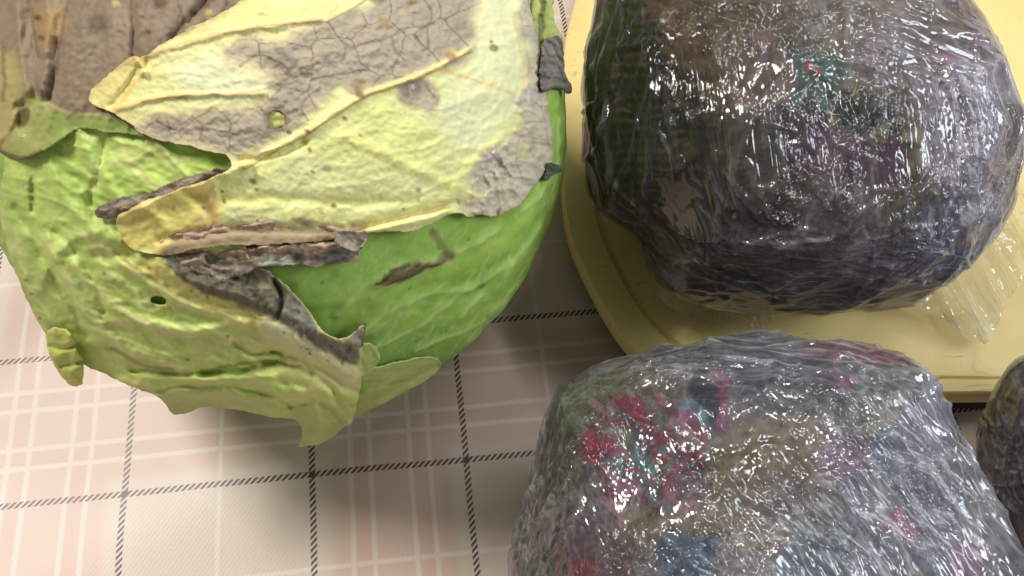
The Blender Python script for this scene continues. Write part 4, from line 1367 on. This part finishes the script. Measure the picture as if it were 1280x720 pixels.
def paint_b2(px):
    raw = px
    px = shards(shards(px, 42, 5, 3), 17, 2.5, 4)
    t = Paint(px, (124, 120, 120), 10)
    t.noise((92, 88, 92), 55, -0.15, 0.4, 0.8, 310)
    t.noise((150, 146, 152), 40, 0.05, 0.5, 0.7, 311)
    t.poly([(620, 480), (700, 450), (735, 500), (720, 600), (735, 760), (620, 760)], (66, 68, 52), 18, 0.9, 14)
    for a in ((770, 480, 70, 40, (92, 84, 72), 0), (690, 590, 26, 90, (72, 66, 50), 0), (880, 485, 26, 34, (48, 54, 66), 20), (860, 515, 24, 22, (96, 128, 150), 0), (905, 440, 90, 24, (98, 98, 104), 0), (1000, 470, 90, 46, (84, 84, 94), 0),
              (955, 590, 90, 56, (122, 110, 88), -10), (900, 655, 120, 34, (120, 106, 84), 0), (960, 545, 60, 26, (132, 122, 104), 0), (1090, 515, 46, 30, (142, 132, 120), 20), (1075, 500, 50, 24, (104, 116, 112), 0),
              (1070, 575, 50, 36, (124, 96, 118), 0), (1115, 560, 30, 40, (78, 110, 134), 40), (1130, 640, 90, 60, (110, 116, 132), 40), (1000, 640, 70, 46, (104, 100, 96), 20), (1060, 690, 80, 50, (122, 126, 142), 0), (1160, 530, 34, 70, (132, 128, 150), 20),
              (1130, 650, 26, 20, (150, 100, 114), 0), (1210, 700, 30, 26, (138, 92, 124), 0), (1020, 690, 40, 40, (92, 108, 120), 0), (855, 700, 40, 40, (66, 92, 124), 0), (740, 690, 60, 50, (104, 80, 84), 0), (725, 715, 20, 12, (150, 40, 60), 0)):
        t.blob(a[0], a[1], a[2], a[3], a[4], a[5], 0.14, 0.85, 8, int(a[0]))
    # magenta and teal print
    t.poly([(728, 545), (745, 540), (775, 575), (830, 600), (870, 590), (880, 608), (840, 636), (800, 640), (760, 620), (730, 590)], (112, 66, 84), 6, 0.8, 10, 2)
    t.blob(738, 565, 13, 26, (160, 46, 78), -15, 0.3, 0.9, 8, 1)
    t.poly([(752, 505), (790, 495), (830, 535), (872, 570), (880, 600), (850, 600), (810, 560), (765, 530)], (126, 52, 78), 6, 0.85, 10, 3)
    t.blob(785, 515, 20, 12, (150, 44, 80), 30, 0.35, 0.9, 6, 2)
    t.poly([(770, 545), (800, 560), (830, 600), (815, 632), (790, 610), (765, 575)], (98, 136, 142), 7, 0.9, 8, 4)
    rg = np.random.RandomState(12)
    for k in range(34):
        x, y = rg.uniform(725, 850), rg.uniform(500, 615)
        L, an = rg.uniform(20, 60), math.radians(rg.uniform(30, 46))
        cc = [(168, 48, 84), (134, 50, 80), (92, 132, 138), (70, 86, 98), (176, 120, 140), (110, 98, 84)][rg.randint(6)]
        t.line([(x, y), (x + L * math.cos(an) * 0.5, y + L * math.sin(an) * 0.45), (x + L * math.cos(an), y + L * math.sin(an))], cc, rg.uniform(1.0, 3.2), 0.8, 4, k % 6, 2.0)
    t.line([(830, 500), (850, 520), (868, 545)], (140, 60, 88), 4, 0.8, 5, 1, 3)
    t.line([(872, 440), (880, 470), (892, 520)], (44, 46, 56), 8, 0.75, 8, 2, 6)
    t.line([(890, 470), (905, 505), (895, 530)], (160, 80, 120), 3, 0.6, 6, 3, 3)
    t.poly([(1000, 424), (1060, 426), (1130, 440), (1128, 458), (1050, 454), (1010, 440)], (140, 62, 76), 6, 0.8, 6, 5)
    t.blob(1045, 480, 16, 14, (140, 84, 112), 0, 0.4, 0.85, 6, 3)
    t.line([(1030, 470), (1045, 520), (1060, 560)], (52, 52, 62), 5, 0.6, 8, 6, 5)
    t.line([(1065, 538), (1100, 548), (1150, 552)], (70, 78, 92), 3, 0.6, 5, 7, 3)
    t.noise((52, 52, 60), 15, 0.2, 0.5, 0.6, 312)
    t.noise((178, 176, 184), 11, 0.3, 0.55, 0.4, 313)
    newsprint(t, raw, 23, 0.45)
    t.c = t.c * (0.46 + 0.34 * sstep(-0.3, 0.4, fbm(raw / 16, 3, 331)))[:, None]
    return t


B2 = [(642, 760), (644, 690), (652, 620), (664, 560), (682, 512), (708, 478), (748, 452), (804, 432), (880, 422), (960, 419), (1040, 425), (1096, 437), (1138, 450), (1170, 474), (1192, 520), (1218, 580), (1250, 645), (1285, 700), (1310, 780), (1300, 900), (1200, 985), (1000, 1010), (800, 990), (680, 900)]
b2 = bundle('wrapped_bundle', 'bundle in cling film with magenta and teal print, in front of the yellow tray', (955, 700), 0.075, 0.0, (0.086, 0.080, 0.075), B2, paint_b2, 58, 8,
            lambda p: np.maximum(soft(p, 930, 440, 260, 46), 0),
            lambda p: 0.22 + 0.55 * soft(p, 1150, 600, 130, 170) + 0.4 * soft(p, 1050, 690, 200, 90) + 0.35 * soft(p, 900, 450, 200, 34) + 0.3 * soft(p, 668, 600, 30, 160) - 0.25 * soft(p, 800, 560, 90, 60) - 0.25 * soft(p, 950, 590, 90, 60),
            lambda p: 0.0 * p[:, 0], n=180, seed=500,
            crinkle=lambda p: np.clip(0.9 * soft(p, 1060, 620, 170, 130) + 0.7 * soft(p, 800, 570, 110, 70) + 0.9 * soft(p, 840, 690, 130, 50) + 0.6 * soft(p, 900, 480, 120, 40) - 0.5 * soft(p, 960, 580, 70, 46), 0, 1),
            folds=[(1110, 600, 240, 220, 56, 5, 80, 60, 260), (1200, 640, 120, 220, 64, 4, 36, 80, 280), (690, 620, 80, 220, 112, 7, 34, 40, 190), (920, 440, 360, 40, 2, 5, 30, 60, 240), (800, 560, 160, 120, 40, 14, 26, 20, 90),
                   (850, 690, 200, 70, 20, 45, 30, 16, 70), (960, 600, 160, 90, -18, 16, 12, 30, 120), (1050, 680, 180, 90, 55, 12, 34, 20, 100), (1090, 470, 160, 60, 12, 10, 16, 40, 140)])


def paint_b3(px):
    t = Paint(px, (84, 78, 78), 11)
    t.noise((58, 54, 44), 40, -0.15, 0.4, 0.8, 320)
    t.noise((104, 98, 84), 26, 0.05, 0.5, 0.6, 321)
    t.poly([(1225, 595), (1400, 575), (1400, 720), (1240, 720)], (62, 50, 52), 8, 0.8, 8)
    t.line([(1222, 568), (1260, 566), (1320, 560)], (36, 34, 28), 2, 0.7, 3, 1, 2)
    t.blob(1272, 660, 20, 16, (120, 70, 84), 0, 0.4, 0.7, 6)
    t.noise((38, 36, 32), 10, 0.2, 0.5, 0.6, 322)
    return t


B3 = [(1300, 432), (1270, 446), (1250, 468), (1236, 500), (1224, 540), (1219, 575), (1224, 610), (1240, 650), (1268, 690), (1320, 740), (1400, 770), (1500, 740), (1560, 650), (1570, 560), (1530, 470), (1450, 420), (1370, 412)]
bundle('wrapped_bundle', 'dark grey film-wrapped bundle in front of the tray corner, mostly out of the frame', (1390, 590), 0.062, 0.0, (0.062, 0.058, 0.060), B3, paint_b3, 70, 5,
       lambda p: soft(p, 1270, 590, 80, 60), lambda p: 0.16 + 0.35 * soft(p, 1275, 620, 40, 80), lambda p: 0.0 * p[:, 0], n=100, seed=600,
       crinkle=lambda p: 0.25 * soft(p, 1270, 620, 50, 80), folds=[(1270, 520, 60, 120, 70, 12, 14, 30, 110), (1270, 580, 60, 40, -4, 6, 8, 40, 110), (1275, 650, 50, 80, 60, 20, 10, 20, 70)])
